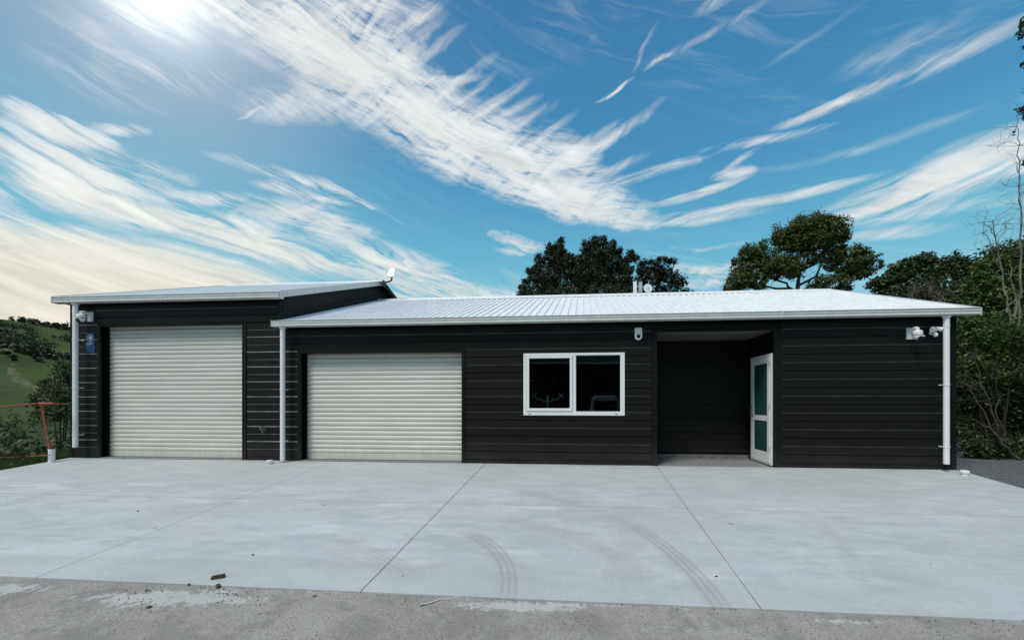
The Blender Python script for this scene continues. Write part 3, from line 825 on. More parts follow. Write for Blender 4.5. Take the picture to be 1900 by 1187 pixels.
# apron flashing where the lower roof meets the gable wall
q = lambda y: 2.755 + .345 * (y + .21)
MB().prism([(XG + .018, -.1, q(-.1) + .028), (XG + .018, 3.95, q(3.95) + .03), (XG + .018, 3.95, q(3.95) + .17), (XG + .018, -.1, q(-.1) + .15)], (.02, 0, 0)).build('apron_flashing', M['trim'], bld)
# fascia, gutters, downpipes
def gutter(x0, x1, zt, h=.118):
    zb = zt - h
    prof = [(-.115, zt), (-.115, zb), (-.225, zb), (-.245, zb + .012), (-.245, zb + .030), (-.238, zb + .034), (-.238, zb + .062), (-.246, zb + .066), (-.246, zb + .088), (-.238, zb + .092), (-.240, zt - .010), (-.252, zt - .006), (-.252, zt), (-.236, zt), (-.232, zb + .01), (-.122, zb + .01), (-.122, zt)]
    g = MB().extrude_x(prof, x0, x1).build('gutter', M['gutter'], bld)
    endp = [(-.248, zt + .004), (-.248, zb - .002), (-.112, zb - .002), (-.112, zt + .004)]
    MB().extrude_x(endp, x0 - .006, x0).extrude_x(endp, x1, x1 + .006).build('end_cap', M['gutter'], g)
    n_ = int((x1 - x0) / 3.4)
    for k in range(1, n_ + 1):
        xx = x0 + (x1 - x0) * k / (n_ + 1)
        MB().extrude_x([(-.2535, zt + .001), (-.2475, zb + .002), (-.24, zb - .0015), (-.236, zb - .0015), (-.236, zt + .001)], xx - .012, xx + .012).build('joiner', M['gutter'], g)
    box('fascia', (x0 + .03, x1 - .03, -.112, -.098, zb + .005, zt + .0), M['trim'], bld)
    box('soffit', (x0 + .05, x1 - .05, -.097, .012, zb + .012, zb + .024), M['trim'], bld)
gutter(-10.97, -5.945, 3.355)
gutter(-6.10, 6.72, 2.785)
def downpipe(x, ztop_, zbot, zs):
    y = -.165
    p = MB().lathe([(.044, zbot), (.044, ztop_)], (x, y, 0), sides=20).build('downpipe', M['pipe'], bld, True)
    MB().lathe([(.060, ztop_ - .035), (.060, ztop_ - .002)], (x, y, 0), sides=20).build('outlet', M['pipe'], p, True)
    MB().lathe([(.0475, ztop_ - .2), (.0475, ztop_ - .16)], (x, y, 0), sides=20).build('socket', M['pipe'], p, True)
    for z in zs:
        b = MB().lathe([(.050, z), (.050, z + .022)], (x, y, 0), sides=20)
        b.box(x - .012, x + .012, y + .045, -.021, z + .002, z + .020)
        b.build('pipe_bracket', M['pipe'], p, True)
    return p
xp = [on_y(px, 700, -.165).x for px in (140, 524.5, 1756)]
downpipe(xp[0], 3.24, .24, [2.47, 1.47, .48])
downpipe(xp[1], 2.67, .03, [1.42, .39])
downpipe(xp[2], 2.67, .12, [1.47, .40])

# ------------------------------------------------------------------ fixtures on the walls
def dome_camera(px, py, mirror, label):
    """bracket plate on wall, arm, housing, dome"""
    p = on_y(px, py, -.02)
    t = empty('security_camera', p, label, 'camera', 'white dome security cameras on the front wall')
    s = mirror
    x, z = p.x, p.z
    MB().box(x - .052, x + .052, -.052, -.021, z - .10, z + .095).build('mounting_plate', M['white'], t)
    hx = x + s * .012; hy = -.185; hz = z - .012
    MB().tube([(x, -.05, z + .045), (x, -.09, z + .062), (x + s*.006, -.15, z + .078), (hx, hy - .012, z + .066), (hx, hy, z + .03)], [.030, .027, .024, .024, .026], 12).build('arm', M['white'], t, True)
    hb = MB().lathe([(.014, .050), (.042, .046), (.066, .032), (.072, .014), (.072, -.034), (.069, -.040)], (hx, hy, hz), sides=24).build('housing', M['white'], t, True)
    MB().lathe([(.067, -.040), (.066, -.052)], (hx, hy, hz), sides=24).build('shadow_ring', M['dark_steel'], hb, True)
    MB().lathe([(.066, -.052), (.067, -.070), (.057, -.094), (.034, -.112), (.008, -.118)], (hx, hy, hz), sides=24).build('dome', M['white'], t, True)
    dirl = Vector((s * .35, -1, -.35)).normalized()
    c = Vector((hx, hy, hz - .074)) + dirl * .034
    MB().lathe([(.043, 0), (.042, .032), (.036, .040), (.014, .041)], c, dirl, 20).build('lens', M['lens'], t, True)
    c2 = c + Vector((0, 0, .031)); side = dirl.cross(Vector((0, 0, 1))).normalized() * .049
    fwd = dirl * .060; up = Vector((0, 0, .015))
    MB().prism([c2 - side - dirl*.01, c2 + side - dirl*.01, c2 + side * .9 + fwd, c2 - side * .9 + fwd], tuple(up)).build('visor', M['white'], t)
    return t
dome_camera(1687, 619, 1, 'white dome camera on a wall bracket beside the twin spotlight, under the right eave')
dome_camera(169.5, 588, -1, 'white dome camera on a wall bracket above the blue sign, beside the left downpipe')
# twin spotlight with sensor
p = on_y(1728, 617, -.02)
t = empty('twin_spotlight', p, 'white twin head floodlight with motion sensor below, next to the right downpipe', 'spotlight')
MB().lathe([(.042, 0), (.042, .02), (.025, .035)], (p.x, -.021, p.z), (0, -1, 0), 20).build('base', M['white'], t, True)
MB().tube([(p.x - .035, -.10, p.z + .035), (p.x, -.055, p.z + .0), (p.x + .035, -.10, p.z + .035)], .012, 8).build('arm', M['white'], t, True)
for s in (-1, 1):
    c = Vector((p.x + s * .052, -.115, p.z + .050)); d = Vector((s * .65, -.75, -.45)).normalized()
    h = MB().lathe([(.012, -.055), (.030, -.050), (.034, 0), (.037, .040), (.037, .052), (.031, .049)], c, d, 20).build('lamp_head', M['white'], t, True)
    MB().lathe([(.030, .046), (.012, .051)], c, d, 20).build('lamp_glass', M['lens'], h, True)
MB().lathe([(.012, -.085), (.030, -.075), (.034, -.045), (.030, -.022), (.012, -.015)], (p.x + .006, -.10, p.z), sides=20).build('sensor', M['white'], t, True)
MB().tube([(p.x, -.05, p.z), (p.x + .006, -.10, p.z - .012)], .010, 8).build('sensor_stem', M['white'], t, True)
# white alarm sensor
p = on_y(1184, 620, -.02)
t = empty('motion_sensor', p, 'small white rounded sensor with a dark blue lens, between window and entry', 'sensor')
pts = []
for k in range(13): a = math.pi + math.pi * k / 12; pts.append((.068 * math.cos(a), .068 * math.sin(a) - .045))
pts += [(.068, .10), (.055, .115), (-.055, .115), (-.068, .10)]
o = MB().prism([(p.x + a, -.021, p.z + b_) for a, b_ in pts], (0, -.055, 0)).build('body', M['white'], t)
md = o.modifiers.new('bevel', 'BEVEL'); md.width = .012; md.segments = 3; md.limit_method = 'ANGLE'
MB().lathe([(.040, 0), (.038, .008), (.022, .016), (.004, .018)], (p.x, -.075, p.z - .045), (0, -1, 0), 20).build('lens', M['navy'], t, True)
# tap
p = on_y(489, 798, -.02)
t = empty('garden_tap', p, 'small grey garden tap on the black wall between the roller doors', 'tap')
MB().tube([(p.x + .04, -.02, p.z), (p.x + .04, -.07, p.z), (p.x + .04, -.09, p.z - .01), (p.x + .05, -.11, p.z - .05)], [.012, .013, .013, .011], 10).build('spout', M['tapm'], t, True)
MB().lathe([(.022, 0), (.022, .006)], (p.x + .04, -.0205, p.z), (0, -1, 0), 12).build('wall_flange', M['tapm'], t, True)
MB().tube([(p.x + .04, -.07, p.z), (p.x + .035, -.07, p.z + .035)], .007, 8).box(p.x - .005, p.x + .075, -.078, -.062, p.z + .033, p.z + .045).build('handle', M['tapm'], t)
MB().tube([(p.x - .05, -.02, p.z + .01), (p.x - .05, -.04, p.z + .01), (p.x - .052, -.045, p.z + .05)], .008, 8).build('hook', M['galv'], t, True)
# blue camera warning sign
a, b_ = on_y(159.5, 617, -.02), on_y(176, 654, -.02)
t = empty('warning_sign', ((a.x + b_.x) / 2, -.02, b_.z), 'small blue sign with a white camera symbol in a ring, beside the left roller door', 'sign')
W_, H_ = b_.x - a.x, a.z - b_.z
sx = lambda u: a.x + u * W_
sz = lambda v: b_.z + v * H_
o = MB().box(a.x, b_.x, -.026, -.0205, b_.z, a.z).build('panel', M['blue'], t)
cx, cz, rr = sx(.47), sz(.72), .070
rg = MB(); N = 28
rg.poly([(cx + rr * math.cos(2*math.pi*k/N), -.0275, cz + rr * math.sin(2*math.pi*k/N)) for k in range(N)] + [(cx + rr * .84 * math.cos(2*math.pi*k/N), -.0275, cz + rr * .84 * math.sin(2*math.pi*k/N)) for k in range(N)],
        [(k, (k+1) % N, N + (k+1) % N, N + k) for k in range(N)])
rg.build('ring', M['sign_pale'], t)
ic = MB()
ic.poly([(cx - .048, -.0276, cz - .012), (cx - .038, -.0276, cz + .012), (cx + .034, -.0276, cz + .040), (cx + .042, -.0276, cz + .012), (cx - .030, -.0276, cz - .020)], [(0,1,2,3,4)])
ic.poly([(cx + .000, -.0276, cz - .008), (cx + .024, -.0276, cz + .002), (cx + .020, -.0276, cz - .036), (cx + .004, -.0276, cz - .040)], [(0,1,2,3)])
ic.build('camera_symbol', M['sign_pale'], t)
pr = MB(); pr2 = MB()
rows = [(.470, .03, [(.08, .30), (.33, .52), (.55, .72)]), (.425, .03, [(.08, .22), (.25, .46), (.50, .74)]), (.380, .03, [(.08, .26), (.29, .47)])]
for v, hh, ws in rows:
    for u0, u1 in ws:
        u = u0
        while u < u1 - .01:
            pr.poly([(sx(u), -.0272, sz(v)), (sx(u + .032), -.0272, sz(v)), (sx(u + .032), -.0272, sz(v + hh)), (sx(u), -.0272, sz(v + hh))], [(0,1,2,3)]); u += .044
for v, hh, ws in [(.29, .014, [(.08, .3), (.33, .6)]), (.265, .014, [(.08, .5)]), (.20, .022, [(.08, .26), (.29, .50)]), (.17, .014, [(.08, .42)]), (.08, .02, [(.3, .44)])]:
    for u0, u1 in ws: pr2.poly([(sx(u0), -.0272, sz(v)), (sx(u1), -.0272, sz(v)), (sx(u1), -.0272, sz(v + hh)), (sx(u0), -.0272, sz(v + hh))], [(0,1,2,3)])
pr.build('print', M['sign_pale'], t); pr2.build('print', M['sign_blue2'], t)

# satellite terminal on the left ridge
A = on_x(703, 527, -5.90)
base_p = Vector((-5.90, 4.0, ZL - .02))
t = empty('satellite_terminal', base_p, 'small pale flat satellite antenna on a bent dark arm at the left ridge end', 'antenna')
dd = 11.9
p1, p2, p3 = at(706, 525.5, dd), at(722, 522.5, dd), at(726.5, 520, dd)
p4, p5 = at(727.2, 514, dd), at(727.5, 507, dd)
MB().tube([base_p + Vector((0, 0, .02)), p1, p2, p3, p4, p5], .024, 10).build('arm', M['dark_steel'], t, True)
bb = base_p
MB().box(bb.x, bb.x + .02, bb.y - .12, bb.y + .02, bb.z - .12, bb.z + .06).tube([bb + Vector((.02, -.02, -.1)), at(709, 527, dd)], .018, 8).build('wall_bracket', M['dark_steel'], t)
c = at(726, 505, dd - .05); wv2 = Vector((CS, SN, 0)); up = Vector((.10, .35, 1)).normalized(); nn = wv2.cross(up).normalized()
pn = [c - wv2 * .105 - up * .155, c + wv2 * .125 - up * .150, c + wv2 * .085 + up * .155, c - wv2 * .095 + up * .155]
o = MB().prism(pn, tuple(nn * -.03)).build('flat_panel', M['pipe'], t); md = o.modifiers.new('bevel', 'BEVEL'); md.width = .02; md.segments = 3; md.limit_method = 'ANGLE'
# radio antennas on the main ridge
dd = 11.9
t = empty('radio_mast', at(1179, 549, dd), 'short mast on the main ridge with a pale sector antenna and a small round dish', 'antenna')
f0 = at(1179, 549, dd)
v = lambda px, py, e=0: at(px, py, dd + e)
MB().tube([v(1177, 552), v(1177, 525)], .03, 10).build('mast', M['galv'], t, True)
o = MB().box(v(1174.5, 0).x, v(1180.5, 0).x, f0.y - .10, f0.y - .04, v(0, 545).z, v(0, 524).z).build('sector_antenna', M['pipe'], t)
MB().tube([v(1178, 541), v(1188, 541), v(1189, 528)], .022, 8).tube([v(1178, 531), v(1196, 533)], .018, 8).box(v(1185, 0).x, v(1191, 0).x, f0.y - .05, f0.y + .05, v(0, 541).z, v(0, 524).z).build('bracket', M['galv'], t)
cd = v(1202, 535, -.1); ax = Vector((.25, -1, .05)).normalized()
MB().lathe([(.02, -.09), (.06, -.07), (.10, -.04), (.125, 0), (.129, .012), (.122, .010), (.09, -.02), (.03, -.035)], cd, ax, 28).build('dish', M['pipe'], t, True)
MB().tube([cd - ax * .03, cd + ax * .05], .018, 10).build('feed', M['galv'], t, True)

# dual monitor arm and desk seen through the window
ds = empty('desk', (-.5, .55, 0), 'dark desk just inside the window carrying the monitor stand', 'desk')
box('desktop', (-1.6, .9, .3, .95, .74, .77), M['desk'], ds)
for (x_, y_) in ((-1.55, .33), (.84, .33), (-1.55, .88), (.84, .88)): box('leg', (x_, x_ + .04, y_, y_ + .04, 0, .74), M['desk'], ds)
t = empty('monitor_stand', on_y(1016, 757, .5), 'pale two armed monitor stand without screens behind the left window pane', 'monitor stand')
yy = .5; g = lambda px, py, e=0: on_y(px, py, yy + e)
b0 = g(1016, 757)
MB().tube([(b0.x, yy, .77), g(1016, 733)], .022, 10).build('post', M['white'], t, True)
MB().box(b0.x - .10, b0.x + .10, yy - .08, yy + .08, .7705, .785).build('base', M['white'], t)
for s in (-1, 1):
    X_ = lambda d: 1016 + s * d
    MB().tube([g(X_(0), 744.5), g(X_(9), 744.5, -.03), g(X_(9), 740.5, -.03), g(X_(20), 741, -.05), g(X_(21), 738, -.05), g(X_(24), 735, -.03)], .013, 8).build('arm', M['white'], t, True)
    c0 = g(X_(25), 734, -.04)
    MB().tube([c0 + Vector((-.055, 0, -.05)), c0 + Vector((.055, 0, .05))], .012, 6).tube([c0 + Vector((-.055, 0.003, .05)), c0 + Vector((.055, 0.003, -.05))], .012, 6).build('mounting_plate', M['white'], t)

# ------------------------------------------------------------------ small things on the ground
def pipe_cap(px, py, label, s=1.0):
    p = on_slab(px, py)
    t = empty('drain_cap', p, label, 'pipe cap')
    MB().lathe([(.045 * s, -.02), (.046 * s, .035 * s), (.062 * s, .040 * s), (.063 * s, .070 * s), (.055 * s, .078 * s), (.01, .080 * s)], p, sides=20).build('cap', M['pipe'], t, True)
    return t
pipe_cap(500, 860, 'dirty white pipe cap on the concrete between the two roller doors', .9)
pipe_cap(1790, 881, 'white pipe cap at the right rear corner of the concrete', 1.0)
# lump of wood / brick
p = on_slab(405, 1072)
o = MB().poly([(-.062,-.022,0),(.055,-.028,0),(.062,.02,0),(-.055,.03,0),(-.060,-.020,.034),(.05,-.026,.040),(.060,.018,.038),(-.052,.028,.030)], [(0,3,2,1),(4,5,6,7),(0,1,5,4),(1,2,6,5),(2,3,7,6),(3,0,4,7)]).build('brick_fragment', M['clay'])
o.location = p + Vector((0, 0, .001)); o.scale = (.8, .8, .8); o.rotation_euler = (0, 0, R(28)); tag(o, 'broken brown brick piece lying near the front edge of the pale concrete', 'brick')
def lump(px, py, s, label, m, dz=0.0):
    p = on_slab(px, py, dz)
    bm = bmesh.new(); bmesh.ops.create_icosphere(bm, subdivisions=2, radius=1)
    for v_ in bm.verts: v_.co *= 1 + .35 * (random.random() - .5); v_.co.x *= s * 1.5; v_.co.y *= s; v_.co.z *= s * .65
    me = bpy.data.meshes.new('clay_clod'); bm.to_mesh(me); bm.free()
    o = link('clay_clod', me, m); o.location = p + Vector((0, 0, s * .3)); o.rotation_euler = (0, 0, random.random() * 3)
    return tag(o, label, 'clod')
lump(405, 1087, .022, 'largest dark clay clod at the joint below the brick piece', M['clay'], -.012)
lump(352, 1084, .012, 'dark clod on the concrete edge left of the brick piece', M['clay'], -.01)
lump(276, 1126, .013, 'dark clod below the pale cement smear on the roadway', M['clay'], -.018)
lump(584, 1106, .013, 'small dark pebble on the roadway right of the cement smear', M['stone'], -.018)
lump(256, 948, .011, 'small dark speck of clay high on the left slab', M['clay'])
lump(469, 1029, .010, 'small dark speck of clay mid slab above the brick piece', M['clay'])
lump(1329, 1069, .010, 'small dark speck of clay left of the right joint', M['clay'])
db = MB(); r2 = random.Random(4)
for k in range(900):
    if k < 240: px, py = r2.gauss(360, 60), 1083 + abs(r2.gauss(0, 20))
    elif k < 330: px, py = r2.uniform(0, 1800), None
    else: px, py = r2.uniform(-20, 1920), r2.uniform(1080, 1187)
    if py is None:
        p = Vector((on_slab(px, 1100).x, -4.5 - abs(r2.gauss(0, .04)), 0)); p.z = SL * p.y - .012
    else:
        p = on_slab(px, py, -.018)
    if p.y > -4.5: continue
    s = r2.uniform(.002, .007) * (1.3 if k < 240 else .8)
    a = r2.random() * 6
    c, d = math.cos(a) * s, math.sin(a) * s
    z = p.z - .003
    db.poly([(p.x + c, p.y + d, z), (p.x - d, p.y + c, z), (p.x - c, p.y - d, z), (p.x + d, p.y - c, z), (p.x + .2 * c, p.y + .2 * d, z + s * .9 + .004)], [(0,1,4),(1,2,4),(2,3,4),(3,0,4)])
tag(db.build('crumbs', M['clay']), 'brown crumbs of clay scattered on the roadway below the brick piece', kind='stuff')
# chalky cement smears: thin raised strips
sm = MB()
def strip(p_list, wd):
    ps = [on_slab(a, b, -.013) for a, b in p_list]
    L = []; Rr = []
    for i, p in enumerate(ps):
        d = (ps[min(i+1, len(ps)-1)] - ps[max(i-1, 0)]).normalized(); nn_ = Vector((-d.y, d.x, 0)) * wd * (.7 + .5 * r2.random())
        L.append(p + nn_); Rr.append(p - nn_)
    n_ = len(ps)
    sm.poly([tuple(q) for q in L + Rr], [(i, i+1, n_+i+1, n_+i) for i in range(n_-1)])
strip([(778, 1121), (795, 1118), (812, 1112), (835, 1109), (852, 1106), (868, 1106)], .012)
strip([(866, 1107), (871, 1117), (876, 1131)], .009)
tag(sm.build('cement_smear', M['smear']), 'pale bent streak of dried cement on the roadway below the middle joint', 'cement streak')

# orange barrier at the left edge
pp = on_slab(96, 857)
t = tag(MB().lathe([(.050, -.05), (.050, .268), (.045, .268), (.045, .1)], pp, sides=20).build('pipe_stub', M['pipe'], None, True), 'white plastic pipe standing at the left edge of the concrete', 'pipe')
dpt = (pp - Vector((0, -CAM_D, CAM_H))).dot(Vector((-SN, CS, 0)))
pole = empty('barrier_pole', at(91, 830, dpt), 'thin faded orange pole leaning out of the white pipe', 'pole')
MB().tube([pp + Vector((0, 0, .06)), at(91, 826, dpt), at(76.5, 749, dpt)], [.021, .020, .017], 10).build('shaft', M['orange'], pole, True)
MB().lathe([(.03, -.03), (.034, 0), (.034, .035), (.02, .045)], at(76.5, 750, dpt), sides=12).build('clip', M['orange'], pole, True)
e = dpt - .08
tag(MB().tube([at(-60, 760, e), at(0, 754.5, e), at(40, 750.5, e), at(76, 748, e), at(100, 749, e), at(128, 750, dpt + .5)], .012, 8).build('barrier_rail', M['orange'], None, True), 'faded orange upper rail running across the pole top to the building', 'rail')
MB().tube([at(80, 748.5, e - .03), at(99, 748.5, e - .03)], .024, 8).build('rail_sleeve', M['orange'], bpy.data.objects['barrier_rail'], True)
tag(MB().tube([at(-60, 852, e), at(0, 849, e), at(50, 847, e), at(92, 844, e)], .010, 8).build('orange_rope', M['orange'], None, True), 'thin faded orange cord low down behind the weeds, tied to the white pipe', 'rope')

# ------------------------------------------------------------------ foliage
def leaf_mesh(name, cen, size, aspect, up_bias, m, parent, nrm=None, fold=False):
    n = len(cen)
    nv = rng.normal(size=(n, 3)); nv[:, 2] = np.abs(nv[:, 2]) * (1 if up_bias > 0 else 1) + up_bias
    if nrm is not None: nv += nrm
    nv /= np.linalg.norm(nv, axis=1, keepdims=True)
    tv = rng.normal(size=(n, 3)); tv -= nv * np.sum(tv * nv, axis=1, keepdims=True); tv /= np.linalg.norm(tv, axis=1, keepdims=True)
    bv = np.cross(nv, tv)
    s = np.asarray(size)[:, None]
    L, W_ = s * .5, s * .5 * aspect
    v = np.empty((n, 4, 3), dtype=np.float32)
    v[:, 0] = cen - tv * L; v[:, 1] = cen + bv * W_ - tv * L * .1; v[:, 2] = cen + tv * L; v[:, 3] = cen - bv * W_ - tv * L * .1
    me = bpy.data.meshes.new(name)
    me.vertices.add(4 * n); me.vertices.foreach_set('co', v.reshape(-1))
    me.loops.add(4 * n); me.loops.foreach_set('vertex_index', np.arange(4 * n, dtype=np.int32))
    me.polygons.add(n); me.polygons.foreach_set('loop_start', np.arange(0, 4 * n, 4, dtype=np.int32))
    try: me.polygons.foreach_set('loop_total', np.full(n, 4, dtype=np.int32))
    except Exception: pass
    me.update(calc_edges=True); me.validate()
    return link(name, me, m, parent)
def blob_points(c, r, n_clump, per, sig, inner=.45, flat=None):
    d = rng.normal(size=(n_clump, 3)); d /= np.linalg.norm(d, axis=1, keepdims=True)
    k = 1 + .16 * np.sin(d[:, 0] * 5.1 + c[0] * 3) + .12 * np.sin(d[:, 2] * 7.3 + c[1]) + .1 * np.sin(d[:, 1] * 9 + d[:, 0] * 4)
    rad = rng.uniform(inner, 1.0, n_clump) ** .6 * k
    cc = np.array(c) + d * rad[:, None] * np.array(r)
    pts = np.repeat(cc, per, axis=0) + rng.normal(size=(n_clump * per, 3)) * sig
    nn_ = np.repeat(d, per, axis=0) * .6
    return pts, nn_
def crown(name, blobs, dist, parent, m, leaf=.14, aspect=.5, dens=26, per=14, sig=.16, up=.4, depth=1.0):
    P_, N_ = [], []
    for bl in blobs:
        px, py, rx, ry = bl[:4]; dd_ = dist + (bl[4] if len(bl) > 4 else 0)
        c = at(px, py, dd_); k = dd_ / 760
        r = (rx * k, (rx + ry) / 2 * k * depth, ry * k)
        area = 4 * math.pi * ((r[0]*r[1])**1.6/3 + (r[0]*r[2])**1.6/3 + (r[1]*r[2])**1.6/3) ** (1/1.6)
        nc = max(6, int(area * dens))
        p_, n_ = blob_points(c, r, nc, per, sig * min(1, max(.45, min(r) / .8)))
        P_.append(p_); N_.append(n_)
    P_ = np.concatenate(P_); N_ = np.concatenate(N_)
    return leaf_mesh(name, P_, rng.uniform(.6, 1.25, len(P_)) * leaf, aspect, up, m, parent, N_)
def limb(mb, pts, dist, r0, r1, wob=.0, sides=7):
    q = [at(px, py, dist + (0 if len(pt_) < 3 else pt_[2])) for pt_ in pts for px, py in [pt_[:2]]]
    out_ = []
    for i in range(len(q) - 1):
        for t_ in (0, .33, .66):
            v_ = q[i].lerp(q[i+1], t_)
            if wob and (i or t_): v_ = v_ + Vector((random.gauss(0, wob), random.gauss(0, wob), random.gauss(0, wob)))
            out_.append(v_)
    out_.append(q[-1])
    n_ = len(out_)
    mb.tube(out_, [r0 + (r1 - r0) * i / (n_ - 1) for i in range(n_)], sides)
    return out_
def twigs(mb, start, n, L, r, gen=2, up=.5, spread=1.0):
    for _ in range(n):
        d = Vector((random.gauss(0, spread), random.gauss(0, spread), random.gauss(up, .5))).normalized()
        p = Vector(start); pts = [p.copy()]
        for k in range(4):
            d = (d + Vector((random.gauss(0, .3), random.gauss(0, .3), random.gauss(.08, .25)))).normalized()
            p = p + d * L / 4; pts.append(p.copy())
        mb.tube(pts, [r * (1 - .18 * k) for k in range(5)], 5, caps=False)
        if gen > 1:
            for k in (2, 3, 4): twigs(mb, pts[k], 1 if k < 4 else 2, L * .6, r * .5, gen - 1, up, spread)
def ground_at(p): return Vector((p.x, p.y, float(terrain_z(np.array(p.x), np.array(p.y))) - .05))

def tree(name, label, cat, dist, base_px, limbs, blobs, leafm, barkm, group=None, r0=.3, **kw):
    b = at(base_px, 600, dist); g = ground_at(b)
    t = empty(name, g, label, cat, group)
    tk = MB(); 
    q0 = at(limbs[0][0][0], limbs[0][0][1], dist)
    tk.tube([g, g.lerp(q0, .5) + Vector((.1, 0, 0)), q0], [r0 * 1.3, r0 * 1.1, r0], 10)
    tips = []
    for k, L in enumerate(limbs):
        o_ = limb(tk, L, dist, r0 * (1 if k == 0 else .55), r0 * .18, wob=.08)
        tips += o_[3:]
    for tp in tips[::2]: twigs(tk, tp, 2, .7, r0 * .10, 2, .2)
    tk.build('trunk', barkm, t, True)
    crown('crown', blobs, dist, t, leafm, **kw)
    return t
# the dense pine
tree('pine_tree', 'broad dark pine tree with twin ragged tops behind the middle of the roof', 'tree', 23, 1090, [[(1090, 560), (1092, 520), (1105, 470)], [(1090, 550), (1050, 510), (1035, 470)], [(1095, 545), (1140, 510), (1168, 478)], [(1085, 560), (1010, 520), (990, 490)]],
    [(1037, 458, 9, 12), (1036, 472, 15, 14), (1020, 464, 9, 8), (1024, 484, 17, 13), (1003, 482, 8, 8), (999, 497, 11, 10), (990, 514, 12, 10), (984, 503, 6, 6), (973, 535, 12, 9), (967, 548, 8, 6), (976, 522, 7, 5), (1049, 492, 22, 18), (1058, 478, 8, 8),
     (1106, 451, 16, 9), (1090, 463, 13, 10), (1112, 470, 24, 14), (1131, 458, 12, 9), (1140, 470, 9, 7), (1126, 490, 26, 18), (1083, 484, 14, 14), (1147, 476, 8, 8), (1150, 492, 14, 10), (1172, 471, 8, 6), (1180, 480, 6, 6), (1164, 482, 9, 6), (1164, 502, 12, 9),
     (1075, 505, 30, 20), (1020, 515, 28, 18), (1100, 512, 34, 20), (1150, 515, 24, 16), (1005, 542, 34, 16), (1060, 545, 40, 22), (1120, 542, 44, 24), (1160, 540, 26, 20), (1040, 446, 4, 5), (1118, 443, 6, 5), (1000, 473, 4, 5), (1084, 452, 5, 5), (1140, 451, 4, 4), (1019, 456, 4, 5), (1150, 465, 4, 4)],
    M['leaf_pine'], M['bark_dark'], 'trees behind the building', r0=.22, leaf=.17, aspect=.30, dens=24, per=30, sig=.14, up=.2)
tree('cypress_tree', 'flat topped dark cypress with bare upright trunks beside the roof antennas', 'tree', 26, 1218, [[(1218, 555), (1218, 520), (1222, 495)], [(1226, 555), (1227, 515), (1234, 485)], [(1222, 525), (1250, 525), (1268, 522)], [(1220, 530), (1200, 515), (1190, 500)]],
    [(1205, 492, 20, 9), (1232, 483, 20, 5), (1246, 486, 9, 5), (1215, 503, 30, 8), (1238, 508, 22, 7), (1195, 505, 15, 12), (1205, 520, 26, 10), (1250, 520, 24, 7), (1262, 528, 14, 7), (1245, 535, 20, 9), (1272, 540, 6, 5), (1283, 543, 4, 5), (1195, 540, 22, 14), (1232, 545, 20, 8), (1262, 545, 8, 7), (1190, 486, 6, 5)],
    M['leaf_cyp'], M['bark'], 'trees behind the building', r0=.16, leaf=.20, aspect=.35, dens=17, per=14, sig=.16, up=.6)
tree('spreading_tree', 'rounded olive green spreading tree with several lobes and visible branches', 'tree', 20, 1481, [[(1481, 545), (1485, 515), (1500, 470)], [(1481, 530), (1525, 500), (1565, 490)], [(1478, 542), (1440, 520), (1420, 500)], [(1470, 545), (1430, 532), (1375, 525)], [(1490, 500), (1530, 470), (1540, 440)], [(1484, 505), (1450, 480), (1400, 475)], [(1500, 545), (1545, 520), (1590, 505)], [(1487, 540), (1510, 525), (1540, 520)]],
    [(1470, 430, 34, 20), (1500, 425, 40, 24), (1535, 425, 34, 20), (1548, 440, 26, 22), (1460, 448, 28, 18), (1500, 450, 48, 16), (1520, 408, 26, 8), (1392, 470, 18, 16), (1375, 482, 18, 13), (1405, 480, 20, 14), (1417, 460, 9, 12), (1430, 485, 34, 17), (1405, 500, 36, 16), (1450, 500, 36, 16), (1460, 485, 20, 14),
     (1375, 518, 26, 18), (1358, 535, 17, 14), (1400, 525, 26, 12), (1575, 470, 34, 15), (1600, 480, 24, 14), (1570, 490, 40, 14), (1615, 493, 22, 9), (1590, 508, 26, 10), (1545, 475, 20, 14), (1500, 478, 30, 12), (1480, 500, 16, 8), (1540, 525, 36, 14), (1565, 535, 16, 8), (1520, 540, 20, 8)],
    M['leaf_poh'], M['bark_dark'], 'trees behind the building', r0=.12, leaf=.12, aspect=.5, dens=26, per=22, sig=.13, up=.5)
tree('bushy_tree', 'low dark bushy tree with bare grey twigs behind the right end of the roof', 'tree', 16, 1720, [[(1720, 560), (1722, 535), (1730, 510)], [(1710, 560), (1690, 535), (1660, 520)], [(1730, 560), (1760, 530), (1780, 505)], [(1725, 560), (1700, 530), (1690, 500)]],
    [(1625, 528, 17, 9), (1645, 522, 24, 14), (1665, 508, 22, 16), (1690, 495, 30, 18), (1715, 488, 26, 14), (1735, 492, 26, 16), (1775, 482, 12, 10), (1765, 495, 26, 16), (1795, 500, 26, 18), (1700, 525, 46, 28), (1760, 525, 46, 28), (1660, 540, 34, 14), (1810, 510, 26, 26), (1740, 560, 60, 22), (1800, 560, 40, 30), (1718, 474, 7, 5), (1775, 473, 5, 5)],
    M['leaf_dark'], M['bark'], 'trees behind the building', r0=.12, leaf=.13, aspect=.5, dens=28, per=14, sig=.12, up=.4)
